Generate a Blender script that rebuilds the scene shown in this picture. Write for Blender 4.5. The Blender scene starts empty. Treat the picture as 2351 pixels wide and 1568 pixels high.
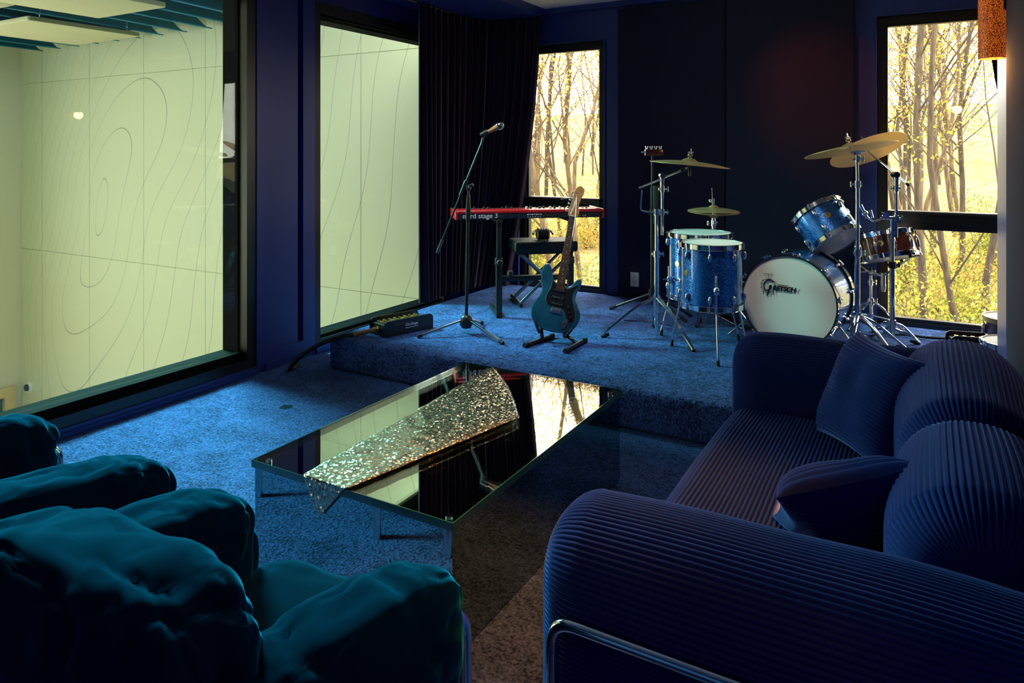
import bpy, bmesh, math, random
from mathutils import Vector, Matrix, noise
PI = math.pi
R = math.radians
sc = bpy.context.scene
C = sc.collection

# ------------------------------------------------------------------ camera
F, HY, H = 1634.0, 350.0, 1.385          # focal length in px, horizon row, eye height
cam_d = bpy.data.cameras.new('camera'); cam = bpy.data.objects.new('camera', cam_d); C.objects.link(cam)
cam.location = (0, 0, H); cam.rotation_euler = (R(90), 0, R(30))
cam_d.sensor_width = 36; cam_d.lens = F/2351*36; cam_d.shift_y = -(784-HY)/2351
cam_d.clip_start = .02; cam_d.clip_end = 400
sc.camera = cam
# ------------------------------------------------------------------ world, sun, lights, exposure
w = bpy.data.worlds.new('sky'); sc.world = w; w.use_nodes = True
bg = w.node_tree.nodes['Background']; bg.inputs[0].default_value = (1.0, .95, .86, 1); bg.inputs[1].default_value = 11.5
def sun_lamp(name, rot, e, col, ang):
    l = bpy.data.lights.new(name, 'SUN'); l.energy = e; l.color = col; l.angle = R(ang)
    o = bpy.data.objects.new(name, l); C.objects.link(o); o.rotation_euler = rot; return o
sun_lamp('sun', (R(50), 0, R(90)), 7, (1, .84, .58), 2)
def area(name, loc, rot, sx, sy, e, col, portal=False, spread=180):
    l = bpy.data.lights.new(name, 'AREA'); l.shape = 'RECTANGLE'; l.size = sx; l.size_y = sy; l.energy = e; l.color = col
    l.cycles.is_portal = portal; l.spread = R(spread)
    o = bpy.data.objects.new(name, l); C.objects.link(o); o.location = loc; o.rotation_euler = rot; return o
area('window_portal', (-2.70, 5.80, 1.27), (R(-90), 0, 0), .84, 2.2, 1, (1, 1, 1), True)
area('window_portal', (.40, 5.80, 1.27), (R(-90), 0, 0), 1.36, 2.2, 1, (1, 1, 1), True)
area('window_portal', (-11.82, .35, .35), (0, R(-90), 0), 3.6, 4.0, 1, (1, 1, 1), True)  # portal for the opening added in the unseen part of the end wall
# added unseen lamps: fill through the studio window, spots over lounge and stage
def aim(o, p): o.rotation_euler = (o.location-Vector(p)).to_track_quat('Z', 'Y').to_euler()
aim(area('live_room_fill', (-5.5, 3.5, 2.78), (0, 0, 0), 1.0, 1.0, 430, (.30, .95, .95), spread=120), (-2.2, 1.7, 0))
def spot(name, loc, to, e, col, deg, blend=.7, size=.06):
    l = bpy.data.lights.new(name, 'SPOT'); l.energy = e; l.color = col; l.spot_size = R(deg); l.spot_blend = blend; l.shadow_soft_size = size
    o = bpy.data.objects.new(name, l); C.objects.link(o); o.location = loc; aim(o, to); return o
spot('added_spot', (-.98, 2.35, 2.60), (-.80, 1.62, 0), 330, (1, .27, .02), 42)  # unseen warm spot added for the brown pool on the carpet
spot('added_spot', (-2.3, 3.45, 2.60), (-2.3, 4.2, .45), 120, (.75, .90, 1), 58, 1.0)  # unseen cool spot added to brighten keyboard, guitar and stage carpet
spot('added_spot', (-.95, 3.42, 2.60), (-.70, 4.5, .5), 70, (1, .84, .66), 34)  # unseen warm spot added to lift the bass drum head
spot('added_spot', (-1.25, 4.2, 2.60), (-.66, 5.5, 1.80), 70, (1, .14, .03), 40, 1.0)  # unseen red spot added for the glow on the back panel
sc.view_settings.view_transform = 'Standard'; sc.view_settings.look = 'None'
sc.view_settings.gamma = 1; sc.view_settings.exposure = 0.0; sc.view_settings.use_curve_mapping = False
cy = sc.cycles
cy.max_bounces = 8; cy.diffuse_bounces = 4; cy.glossy_bounces = 4; cy.transparent_max_bounces = 16; cy.transmission_bounces = 4
cy.sample_clamp_indirect = 6; cy.caustics_reflective = False; cy.caustics_refractive = False
cy.use_denoising = True

# ------------------------------------------------------------------ helpers
def D(px, py, d):                       # pixel + distance along the optical axis -> point
    l = (px-1175)/F*d
    return Vector((l*.8660254-.5*d, l*.5+.8660254*d, H-(py-HY)*d/F))
def G(px, py, z):                       # pixel on a horizontal plane -> point
    return D(px, py, F*(H-z)/(py-HY))
def XY(px, y):                          # pixel column on a wall y=const -> x
    r = (px-1175)/F
    return (.8660254*r-.5)/(.5*r+.8660254)*y
RT = Vector((.8660254, .5, 0)); UP = Vector((0, 0, 1)); FW = Vector((-.5, .8660254, 0))
SZ = .205                               # stage height
YB = 5.54                               # back wall
XL = -3.63                              # left wall

ORG = {}
def frame_of(axis):
    a = Vector(axis).normalized()
    t = Vector((0, 0, 1)) if abs(a.z) < .9 else Vector((1, 0, 0))
    u = a.cross(t).normalized(); v = a.cross(u).normalized()
    return u, v, a
class MB:
    def __init__(s): s.v = []; s.f = []; s.sm = []
    def add(s, vs, fs, smooth=False):
        b = len(s.v); s.v += [tuple(p) for p in vs]; s.f += [tuple(i+b for i in f) for f in fs]; s.sm += [smooth]*len(fs); return s
    def box(s, x0, x1, y0, y1, z0, z1, M=None):
        vs = [Vector((x, y, z)) for x in (x0, x1) for y in (y0, y1) for z in (z0, z1)]
        if M is not None: vs = [M @ p for p in vs]
        return s.add(vs, [(0,1,3,2),(4,6,7,5),(0,4,5,1),(2,3,7,6),(0,2,6,4),(1,5,7,3)])
    def rbox(s, x0, x1, y0, y1, z0, z1, r, M=None, n=3):
        bm = bmesh.new(); bmesh.ops.create_cube(bm, size=1)
        for q in bm.verts: q.co = Vector(((x0+x1)/2+q.co.x*(x1-x0), (y0+y1)/2+q.co.y*(y1-y0), (z0+z1)/2+q.co.z*(z1-z0)))
        bmesh.ops.bevel(bm, geom=bm.edges[:]+bm.verts[:], offset=r, segments=n, profile=.5, affect='EDGES', clamp_overlap=True)
        bm.verts.index_update()
        vs = [(M @ q.co) if M is not None else q.co.copy() for q in bm.verts]
        s.add(vs, [[q.index for q in f.verts] for f in bm.faces], True); bm.free(); return s
    def tube(s, pts, r, n=10, cap=True, radii=None):
        pts = [Vector(p) for p in pts]; m = len(pts); rings = []; pu = None
        for i, p in enumerate(pts):
            t = (pts[min(i+1, m-1)]-pts[max(i-1, 0)]).normalized()
            if pu is None: u, v, _ = frame_of(t)
            else:
                u = (pu-t*pu.dot(t)); u = u.normalized() if u.length > 1e-6 else frame_of(t)[0]
                v = t.cross(u)
            pu = u; rr = radii[i] if radii else r
            rings.append([p+(u*math.cos(2*PI*k/n)+v*math.sin(2*PI*k/n))*rr for k in range(n)])
        vs = [q for g in rings for q in g]; fs = []
        for i in range(m-1):
            for k in range(n):
                a, b = i*n+k, i*n+(k+1) % n; fs.append((a, b, b+n, a+n))
        s.add(vs, fs, True)
        if cap: s.add(rings[0], [tuple(range(n))[::-1]]); s.add(rings[-1], [tuple(range(n))])
        return s
    def cyl(s, p0, p1, r, n=14, r1=None): return s.tube([p0, p1], r, n, True, [r, r if r1 is None else r1])
    def lathe(s, prof, o=(0,0,0), axis=(0,0,1), n=32, M=None):
        o = Vector(o); u, v, a = frame_of(axis); vs = []; fs = []; m = len(prof)
        for (r, h) in prof:
            for k in range(n):
                p = o+a*h+(u*math.cos(2*PI*k/n)+v*math.sin(2*PI*k/n))*max(r, 1e-5); vs.append(M @ p if M is not None else p)
        for i in range(m-1):
            for k in range(n):
                p, q = i*n+k, i*n+(k+1) % n; fs.append((p, q, q+n, p+n))
        return s.add(vs, fs, True)
    def disc(s, o, axis, r, n=32):
        o = Vector(o); u, v, a = frame_of(axis)
        return s.add([o+(u*math.cos(2*PI*k/n)+v*math.sin(2*PI*k/n))*r for k in range(n)], [tuple(range(n))])
    def ball(s, c, rx, ry=None, rz=None, n=14, M=None):
        ry = ry or rx; rz = rz or rx; c = Vector(c); m = n//2+2
        pr = [(math.sin(PI*i/m), -math.cos(PI*i/m)) for i in range(m+1)]
        vs = []; fs = []
        for (r, h) in pr:
            for k in range(n):
                p = Vector((max(r, 1e-4)*math.cos(2*PI*k/n)*rx, max(r, 1e-4)*math.sin(2*PI*k/n)*ry, h*rz))
                vs.append(c+(M @ p if M is not None else p))
        for i in range(m):
            for k in range(n):
                p, q = i*n+k, i*n+(k+1) % n; fs.append((p, q, q+n, p+n))
        return s.add(vs, fs, True)
    def prism(s, outline, t0, t1, M=None, bev=0):
        n = len(outline); M = M or Matrix()
        if not bev:
            vs = [M @ Vector((x, y, t0)) for x, y in outline]+[M @ Vector((x, y, t1)) for x, y in outline]
            fs = [tuple(range(n))[::-1], tuple(range(n, 2*n))]+[(i, (i+1) % n, n+(i+1) % n, n+i) for i in range(n)]
            return s.add(vs, fs)
        cs = [Vector(p) for p in outline]; ins = []
        for i in range(n):
            t = (cs[(i+1) % n]-cs[i-1]).normalized(); ins.append(Vector((-t.y, t.x)))
        lay = []
        for e, t in [(bev, t0), (bev*.3, t0+bev*.3), (0, t0+bev), (0, t1-bev), (bev*.3, t1-bev*.3), (bev, t1)]:
            lay.append([M @ Vector((cs[i].x+ins[i].x*e, cs[i].y+ins[i].y*e, t)) for i in range(n)])
        vs = [p for l in lay for p in l]; fs = []
        for j in range(len(lay)-1): fs += [(j*n+i, j*n+(i+1) % n, (j+1)*n+(i+1) % n, (j+1)*n+i) for i in range(n)]
        s.add(vs, fs, True); s.add(lay[0], [tuple(range(n))[::-1]]); s.add(lay[-1], [tuple(range(n))]); return s
    def build(s, name, mat, parent=None, ang=40, fixn=True):
        me = bpy.data.meshes.new(name); o0 = ORG.get(parent.name, Vector((0,0,0))) if parent else Vector((0,0,0))
        me.from_pydata([(x-o0.x, y-o0.y, z-o0.z) for x, y, z in s.v], [], s.f)
        me.polygons.foreach_set('use_smooth', s.sm)
        if fixn:
            bm = bmesh.new(); bm.from_mesh(me); bmesh.ops.recalc_face_normals(bm, faces=bm.faces[:]); bm.to_mesh(me); bm.free()
        me.set_sharp_from_angle(angle=R(ang))
        me.materials.append(MAT[mat] if isinstance(mat, str) else mat)
        o = bpy.data.objects.new(name, me); C.objects.link(o)
        if parent: o.parent = parent; ORG[o.name] = o0
        return o
def tag(o, label, cat, group=None, kind=None):
    if label: o['label'] = label
    if cat: o['category'] = cat
    if group: o['group'] = group
    if kind: o['kind'] = kind
    return o
def thing(name, loc, label, cat, group=None):
    o = bpy.data.objects.new(name, None); C.objects.link(o); o.location = loc; o.empty_display_size = .1
    ORG[o.name] = Vector(loc); return tag(o, label, cat, group)
def struct(name, mb, mat, label=None, parent=None):
    o = mb.build(name, mat, parent)
    if not parent: o['kind'] = 'structure'
    if label: o['label'] = label
    return o
def catmull(pts, per=8, closed=False):
    pts = [Vector(p) for p in pts]; n = len(pts); out = []
    for i in range(n if closed else n-1):
        p0 = pts[(i-1) % n] if closed or i else pts[0]; p1 = pts[i]; p2 = pts[(i+1) % n]
        p3 = pts[(i+2) % n] if closed or i+2 < n else pts[-1]
        for k in range(per):
            t = k/per
            out.append(.5*((2*p1)+(p2-p0)*t+(2*p0-5*p1+4*p2-p3)*t*t+(3*p1-p0-3*p2+p3)*t*t*t))
    if not closed: out.append(pts[-1])
    return out
def bend(pts, r, n=6):                  # polyline with rounded corners
    pts = [Vector(p) for p in pts]; out = [pts[0]]
    for i in range(1, len(pts)-1):
        a = (pts[i-1]-pts[i]); b = (pts[i+1]-pts[i]); rr = min(r, a.length*.49, b.length*.49)
        p, q = pts[i]+a.normalized()*rr, pts[i]+b.normalized()*rr
        for k in range(n+1):
            t = k/n; out.append(p*(1-t)**2+pts[i]*2*t*(1-t)+q*t*t)
    out.append(pts[-1]); return out
def text_mesh(txt, size, M, name, mat, parent, shear=0, ext=.0006, space=1.0, bold=0.0):
    cu = bpy.data.curves.new(name, 'FONT'); cu.body = txt; cu.size = size; cu.shear = shear; cu.extrude = ext; cu.space_character = space
    cu.offset = bold; cu.resolution_u = 4
    t = bpy.data.objects.new(name, cu); C.objects.link(t)
    dg = bpy.context.evaluated_depsgraph_get(); me = bpy.data.meshes.new_from_object(t.evaluated_get(dg))
    C.objects.unlink(t); bpy.data.objects.remove(t); me.name = name
    o0 = ORG.get(parent.name, Vector((0,0,0)))
    me.transform(Matrix.Translation(-o0) @ M); me.materials.clear(); me.materials.append(MAT[mat])
    o = bpy.data.objects.new(name, me); C.objects.link(o); o.parent = parent; ORG[o.name] = o0; return o
def basis(o, x, y, z):
    return Matrix(((x[0], y[0], z[0], o[0]), (x[1], y[1], z[1], o[1]), (x[2], y[2], z[2], o[2]), (0,0,0,1)))

# ------------------------------------------------------------------ materials
MAT = {}
def M_(name, base, rough=.5, metal=0, sheen=0, tint=None, srough=.3, coat=0, spec=.5, emit=None, es=0, var=None, vscale=8, bump=0, bscale=200, aniso=None, var_contrast=(.35, .65), coords='Object', bdist=.01):
    m = bpy.data.materials.new(name); m.use_nodes = True; nt = m.node_tree; p = nt.nodes['Principled BSDF']
    p.inputs['Base Color'].default_value = (*base, 1); p.inputs['Roughness'].default_value = rough; p.inputs['Metallic'].default_value = metal
    p.inputs['Specular IOR Level'].default_value = spec; p.inputs['Coat Weight'].default_value = coat; p.inputs['Coat Roughness'].default_value = .06
    if sheen: p.inputs['Sheen Weight'].default_value = sheen; p.inputs['Sheen Tint'].default_value = (*(tint or (1,1,1)), 1); p.inputs['Sheen Roughness'].default_value = srough
    if emit: p.inputs['Emission Color'].default_value = (*emit, 1); p.inputs['Emission Strength'].default_value = es
    tc = nt.nodes.new('ShaderNodeTexCoord') if var or bump else None
    src = None
    if tc:
        mp = nt.nodes.new('ShaderNodeMapping'); nt.links.new(tc.outputs[coords], mp.inputs[0]); src = mp.outputs[0]
        if aniso: mp.inputs['Scale'].default_value = aniso
    if var:
        n = nt.nodes.new('ShaderNodeTexNoise'); n.inputs['Scale'].default_value = vscale; n.inputs['Detail'].default_value = 6; nt.links.new(src, n.inputs['Vector'])
        r = nt.nodes.new('ShaderNodeValToRGB'); r.color_ramp.elements[0].position, r.color_ramp.elements[1].position = var_contrast
        r.color_ramp.elements[0].color = (*base, 1); r.color_ramp.elements[1].color = (*var, 1)
        nt.links.new(n.outputs['Fac'], r.inputs['Fac']); nt.links.new(r.outputs['Color'], p.inputs['Base Color'])
    if bump:
        n = nt.nodes.new('ShaderNodeTexNoise'); n.inputs['Scale'].default_value = bscale; n.inputs['Detail'].default_value = 3; nt.links.new(src, n.inputs['Vector'])
        b = nt.nodes.new('ShaderNodeBump'); b.inputs['Strength'].default_value = bump; b.inputs['Distance'].default_value = bdist
        nt.links.new(n.outputs['Fac'], b.inputs['Height']); nt.links.new(b.outputs['Normal'], p.inputs['Normal'])
    MAT[name] = m; return m
M_('navy_paint', (.016, .038, .22), .38, bump=.03, bscale=60)
M_('ceiling_grey', (.80, .83, .85), .9, var=(.70, .74, .77), vscale=300)
M_('panel_fabric', (.006, .007, .034), .95, sheen=.05, tint=(.3, .4, 1), var=(.010, .011, .045), vscale=220, bump=.25, bscale=900)
M_('black_frame', (.012, .011, .012), .32)
M_('reveal_black', (.002, .002, .002), .9, spec=.1)
M_('lining_cream', (.62, .6, .42), .8)
M_('curtain_velvet', (.022, .011, .026), .8, sheen=1.0, tint=(1, .8, 1), srough=.3, spec=.1)
M_('chrome', (.82, .83, .85), .09, 1)
M_('dark_chrome', (.35, .36, .38), .18, 1)
M_('black_metal', (.014, .014, .016), .36)
M_('black_plastic', (.012, .012, .014), .5)
M_('rubber', (.010, .010, .010), .8)
M_('mirror', (.66, .76, .70), .012, 1)
M_('shaded_mirror', (.30, .38, .40), .012, 1)  # darker copy of mirror: shade of the reflected carpet put into the tint
M_('glass_edge', (.02, .10, .075), .10, spec=.8, coat=1)
M_('velvet_teal', (.0008, .013, .034), .95, sheen=.95, tint=(.02, .40, .80), srough=.30, spec=0, var=(.001, .019, .046), vscale=6)
M_('corduroy', (.009, .020, .115), .95, sheen=1.0, tint=(.30, .40, 1), srough=.28, spec=0.03, var=(.012, .026, .135), vscale=5)
M_('drum_white', (.80, .78, .72), .45)
M_('drum_head_clear', (.55, .55, .58), .3, var=(.62, .62, .64), vscale=3)
M_('drum_head_coat', (.78, .77, .74), .6)
M_('hoop_black', (.014, .012, .016), .2, coat=1)
M_('brass', (.85, .6, .22), .22, 1)
M_('wood_walnut', (.16, .045, .02), .3, coat=.6, var=(.30, .09, .04), vscale=5, aniso=(4, 4, .8))
M_('wood_maroon', (.10, .012, .018), .2, coat=1)
M_('wood_pale', (.62, .42, .22), .4, var=(.5, .32, .15), vscale=30)
M_('maple_neck', (.50, .22, .06), .3, coat=.5, var=(.62, .30, .09), vscale=8, aniso=(6, 1, 6))
M_('rosewood', (.10, .035, .015), .4, var=(.16, .06, .025), vscale=30)
M_('guitar_blue', (.004, .065, .12), .22, .25, coat=1, var=(.02, .24, .34), vscale=4)
M_('pickguard', (.012, .015, .016), .25)
M_('pearl', (.7, .75, .75), .3)
M_('keyboard_red', (.62, .012, .014), .28, coat=.6)
M_('print_white', (.8, .8, .78), .5)
M_('plate_white', (.75, .76, .78), .35)
M_('wood_brown', (.34, .15, .05), .4)
M_('live_wall_side', (.68, .66, .50), .8)
M_('cloud_cream', (.74, .68, .48), .85, var=(.70, .64, .44), vscale=20)
M_('cloud_edge', (.30, .25, .14), .9)
M_('felt_blue', (.035, .26, .40), .9, var=(.045, .30, .46), vscale=4)
M_('wood_frame', (.70, .52, .26), .45, var=(.62, .45, .2), vscale=6)
M_('far_glass', (.05, .13, .14), .1)
M_('live_floor', (.35, .25, .15), .4)
M_('lamp_inner', (1, .5, .1), .5, emit=(1, .34, .04), es=1.3)
M_('bark', (.014, .007, .003), .9, var=(.050, .030, .012), vscale=6, aniso=(3, 3, .6), bump=.6, bscale=20)
M_('bark_pale', (.034, .018, .007), .9, var=(.10, .062, .026), vscale=5, aniso=(3, 3, .6), bump=.5, bscale=20)
M_('forest_floor', (.21, .135, .052), .95, var=(.075, .085, .016), vscale=1.6, coords='Object', bump=.5, bscale=6, bdist=.2)

def foliage(name, c1, c2):
    m = bpy.data.materials.new(name); m.use_nodes = True; nt = m.node_tree; nt.nodes.clear()
    o = nt.nodes.new('ShaderNodeOutputMaterial'); d = nt.nodes.new('ShaderNodeBsdfDiffuse'); t = nt.nodes.new('ShaderNodeBsdfTranslucent'); mx = nt.nodes.new('ShaderNodeMixShader')
    tc = nt.nodes.new('ShaderNodeTexCoord'); n = nt.nodes.new('ShaderNodeTexNoise'); n.inputs['Scale'].default_value = 1.6; n.inputs['Detail'].default_value = 5
    r = nt.nodes.new('ShaderNodeValToRGB'); r.color_ramp.elements[0].position = .38; r.color_ramp.elements[1].position = .62
    r.color_ramp.elements[0].color = (*c1, 1); r.color_ramp.elements[1].color = (*c2, 1)
    nt.links.new(tc.outputs['Object'], n.inputs['Vector']); nt.links.new(n.outputs['Fac'], r.inputs['Fac'])
    for s_ in (d, t): nt.links.new(r.outputs['Color'], s_.inputs['Color'])
    mx.inputs[0].default_value = .5; nt.links.new(d.outputs[0], mx.inputs[1]); nt.links.new(t.outputs[0], mx.inputs[2]); nt.links.new(mx.outputs[0], o.inputs[0])
    MAT[name] = m
foliage('leaf_yellow', (.34, .20, .04), (.45, .31, .11))
foliage('leaf_green', (.14, .16, .024), (.34, .27, .05))
foliage('leaf_dark', (.065, .105, .02), (.18, .17, .036))

def glass_thin(name, tint=(1, 1, 1), ior=1.5):
    m = bpy.data.materials.new(name); m.use_nodes = True; nt = m.node_tree; nt.nodes.clear()
    o = nt.nodes.new('ShaderNodeOutputMaterial'); t = nt.nodes.new('ShaderNodeBsdfTransparent'); g = nt.nodes.new('ShaderNodeBsdfGlossy'); mx = nt.nodes.new('ShaderNodeMixShader'); fr = nt.nodes.new('ShaderNodeFresnel')
    fr.inputs['IOR'].default_value = ior; t.inputs[0].default_value = (*tint, 1); g.inputs['Roughness'].default_value = 0.0
    ge = nt.nodes.new('ShaderNodeNewGeometry'); mi = nt.nodes.new('ShaderNodeMix'); mi.inputs['A'].default_value = ior; mi.inputs['B'].default_value = 1/ior
    nt.links.new(ge.outputs['Backfacing'], mi.inputs['Factor']); nt.links.new(mi.outputs['Result'], fr.inputs['IOR'])   # same reflectance on both faces of a pane
    nt.links.new(fr.outputs[0], mx.inputs[0]); nt.links.new(t.outputs[0], mx.inputs[1]); nt.links.new(g.outputs[0], mx.inputs[2]); nt.links.new(mx.outputs[0], o.inputs[0]); MAT[name] = m
glass_thin('window_glass', (.97, .99, .97)); glass_thin('studio_glass', (.90, .97, .90), 1.38)

def carpet():
    m = M_('carpet', (.05, .10, .20), .95, sheen=.2, tint=(.2, .5, 1), srough=.5, spec=.05); nt = m.node_tree; p = nt.nodes['Principled BSDF']
    tc = nt.nodes.new('ShaderNodeTexCoord')
    def nz(scale, det):
        n = nt.nodes.new('ShaderNodeTexNoise'); n.inputs['Scale'].default_value = scale; n.inputs['Detail'].default_value = det; nt.links.new(tc.outputs['Object'], n.inputs['Vector']); return n
    a, b, c = nz(95, 4), nz(7, 4), nz(36, 3)
    def mth(op, x, y):
        k = nt.nodes.new('ShaderNodeMath'); k.operation = op
        for i, q in enumerate((x, y)):
            if isinstance(q, (int, float)): k.inputs[i].default_value = q
            else: nt.links.new(q, k.inputs[i])
        return k.outputs[0]
    mix = mth('ADD', mth('MULTIPLY', a.outputs['Fac'], .55), mth('ADD', mth('MULTIPLY', b.outputs['Fac'], .2), mth('MULTIPLY', c.outputs['Fac'], .25)))
    r = nt.nodes.new('ShaderNodeValToRGB'); e = r.color_ramp.elements
    e[0].position = .40; e[0].color = (.010, .020, .055, 1); e[1].position = .62; e[1].color = (.085, .165, .52, 1)
    nt.links.new(mix, r.inputs['Fac'])
    dv = nt.nodes.new('ShaderNodeVectorMath'); dv.operation = 'DISTANCE'; dv.inputs[1].default_value = (-3.0, 2.74, 0); nt.links.new(tc.outputs['Object'], dv.inputs[0])
    wear = mth('LESS_THAN', mth('ADD', dv.outputs['Value'], mth('MULTIPLY', c.outputs['Fac'], .04)), .055)      # small worn dent
    mxc = nt.nodes.new('ShaderNodeMix'); mxc.data_type = 'RGBA'; nt.links.new(wear, mxc.inputs['Factor']); nt.links.new(r.outputs['Color'], mxc.inputs['A']); mxc.inputs['B'].default_value = (.006, .010, .022, 1)
    nt.links.new(mxc.outputs['Result'], p.inputs['Base Color'])
    bp = nt.nodes.new('ShaderNodeBump'); bp.inputs['Strength'].default_value = 1.0; bp.inputs['Distance'].default_value = .02
    nt.links.new(mix, bp.inputs['Height']); nt.links.new(bp.outputs['Normal'], p.inputs['Normal'])
carpet()
def sparkle(name, c1, c2, scale, metal=.7, jit=.55):
    m = M_(name, c1, .24, metal, coat=1); nt = m.node_tree; p = nt.nodes['Principled BSDF']
    tc = nt.nodes.new('ShaderNodeTexCoord'); v = nt.nodes.new('ShaderNodeTexVoronoi'); v.inputs['Scale'].default_value = scale; nt.links.new(tc.outputs['Object'], v.inputs['Vector'])
    s_ = nt.nodes.new('ShaderNodeSeparateColor'); nt.links.new(v.outputs['Color'], s_.inputs[0])
    r = nt.nodes.new('ShaderNodeValToRGB'); e = r.color_ramp.elements; e[0].position = .45; e[0].color = (*c1, 1); e[1].position = .95; e[1].color = (*c2, 1)
    nt.links.new(s_.outputs[0], r.inputs['Fac']); nt.links.new(r.outputs['Color'], p.inputs['Base Color'])
    # each flake has its own facing
    n1 = nt.nodes.new('ShaderNodeNewGeometry'); sb = nt.nodes.new('ShaderNodeVectorMath'); sb.operation = 'SUBTRACT'; sb.inputs[1].default_value = (.5, .5, .5); nt.links.new(v.outputs['Color'], sb.inputs[0])
    ml = nt.nodes.new('ShaderNodeVectorMath'); ml.operation = 'SCALE'; ml.inputs['Scale'].default_value = jit; nt.links.new(sb.outputs[0], ml.inputs[0])
    ad = nt.nodes.new('ShaderNodeVectorMath'); ad.operation = 'ADD'; nt.links.new(n1.outputs['Normal'], ad.inputs[0]); nt.links.new(ml.outputs[0], ad.inputs[1])
    nm = nt.nodes.new('ShaderNodeVectorMath'); nm.operation = 'NORMALIZE'; nt.links.new(ad.outputs[0], nm.inputs[0]); nt.links.new(nm.outputs[0], p.inputs['Normal'])
    return m
sparkle('drum_blue', (.004, .06, .36), (.06, .42, .95), 330, .6, .22)
sparkle('sequin', (.30, .26, .19), (1, .88, .62), 170, .9, .7)
def cymbal_mat():
    m = M_('cymbal_bronze', (.92, .62, .30), .40, .72); nt = m.node_tree; p = nt.nodes['Principled BSDF']
    tc = nt.nodes.new('ShaderNodeTexCoord'); wv = nt.nodes.new('ShaderNodeTexWave'); wv.wave_type = 'RINGS'; wv.rings_direction = 'Z'; wv.inputs['Scale'].default_value = 60; wv.inputs['Distortion'].default_value = .6
    nt.links.new(tc.outputs['Object'], wv.inputs['Vector']); b = nt.nodes.new('ShaderNodeBump'); b.inputs['Strength'].default_value = .25; b.inputs['Distance'].default_value = .002
    nt.links.new(wv.outputs['Fac'], b.inputs['Height']); nt.links.new(b.outputs['Normal'], p.inputs['Normal'])
cymbal_mat()
def lampshade_mat():
    m = M_('lamp_shade_orange', (.55, .10, .01), .5, .2); nt = m.node_tree; p = nt.nodes['Principled BSDF']
    tc = nt.nodes.new('ShaderNodeTexCoord'); n = nt.nodes.new('ShaderNodeTexVoronoi'); n.inputs['Scale'].default_value = 260; nt.links.new(tc.outputs['Object'], n.inputs['Vector'])
    r = nt.nodes.new('ShaderNodeValToRGB'); e = r.color_ramp.elements; e[0].position = .1; e[0].color = (1, .22, .02, 1); e[1].position = .6; e[1].color = (.10, .012, .002, 1)
    nt.links.new(n.outputs['Distance'], r.inputs['Fac']); nt.links.new(r.outputs['Color'], p.inputs['Base Color']); nt.links.new(r.outputs['Color'], p.inputs['Emission Color']); p.inputs['Emission Strength'].default_value = .8
lampshade_mat()
def contour_mat():
    m = M_('contour_panel', (.66, .70, .53), .75); nt = m.node_tree; p = nt.nodes['Principled BSDF']; L = nt.links
    g = nt.nodes.new('ShaderNodeNewGeometry'); sp = nt.nodes.new('ShaderNodeSeparateXYZ'); L.new(g.outputs['Position'], sp.inputs[0])
    def mth(op, x, y=0.0, z=None):
        k = nt.nodes.new('ShaderNodeMath'); k.operation = op
        for i, q in enumerate((x, y) if z is None else (x, y, z)):
            if isinstance(q, (int, float)): k.inputs[i].default_value = q
            else: L.new(q, k.inputs[i])
        return k.outputs[0]
    X = mth('ADD', sp.outputs[0], 9.35); Z = mth('ADD', sp.outputs[2], -.55)
    n = nt.nodes.new('ShaderNodeTexNoise'); n.inputs['Scale'].default_value = .28; n.inputs['Detail'].default_value = 1; L.new(g.outputs['Position'], n.inputs['Vector'])
    wob = mth('MULTIPLY', mth('SUBTRACT', n.outputs['Fac'], .5), 1.6)
    # rotated axes: long axis leans to the right
    ca, sa = math.cos(R(68)), math.sin(R(68))
    q = mth('ADD', mth('MULTIPLY', X, ca), mth('MULTIPLY', Z, sa)); pp = mth('SUBTRACT', mth('MULTIPLY', X, sa), mth('MULTIPLY', Z, ca))
    pp = mth('ADD', pp, wob); pp = mth('ADD', mth('MULTIPLY', mth('MINIMUM', pp, 0.0), 1.6), mth('MAXIMUM', pp, 0.0))
    f = mth('SQRT', mth('ADD', mth('MULTIPLY', pp, pp), mth('MULTIPLY', mth('MULTIPLY', q, q), .16)))
    fr = mth('FRACT', mth('MULTIPLY', f, 3.2))
    line = mth('LESS_THAN', mth('ABSOLUTE', mth('SUBTRACT', fr, .5)), .012)
    mx = nt.nodes.new('ShaderNodeMix'); mx.data_type = 'RGBA'; L.new(line, mx.inputs['Factor'])
    mx.inputs['A'].default_value = (.66, .70, .53, 1); mx.inputs['B'].default_value = (.40, .42, .33, 1)
    L.new(mx.outputs['Result'], p.inputs['Base Color'])
contour_mat()

# ------------------------------------------------------------------ shell of the lounge
XR = .34; XN = 1.7; YF = -2.2; CZ = 2.63
struct('floor', MB().box(-3.83, XN, YF, 5.7, -.12, 0), 'carpet', 'blue carpeted floor of the lounge')
st = MB().rbox(-3.30, XN-.005, 3.36, YB-.002, .001, SZ, .03); struct('stage_platform', st, 'carpet', 'low carpeted stage step along the back wall')
W1 = (-3.12, -2.307); W2 = (-.278, .98); ZT = 2.325
b = MB()
for x0, x1, z0, z1 in [(XL-.2, W1[0], -.12, CZ+.2), (W1[1], W2[0], -.12, CZ+.2), (W2[1], XN+.2, -.12, CZ+.2), (W1[0], W1[1], ZT, CZ+.2), (W2[0], W2[1], ZT, CZ+.2), (W1[0], W1[1], -.12, .18), (W2[0], W2[1], -.12, .18)]:
    b.box(x0, x1, YB, YB+.22, z0, z1)
struct('wall_back', b, 'navy_paint', 'navy painted back wall with two tall windows')
b = MB()
LW = [(.4, 3.06, .03, 2.44), (3.56, 5.15, .06, 2.42)]
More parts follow.
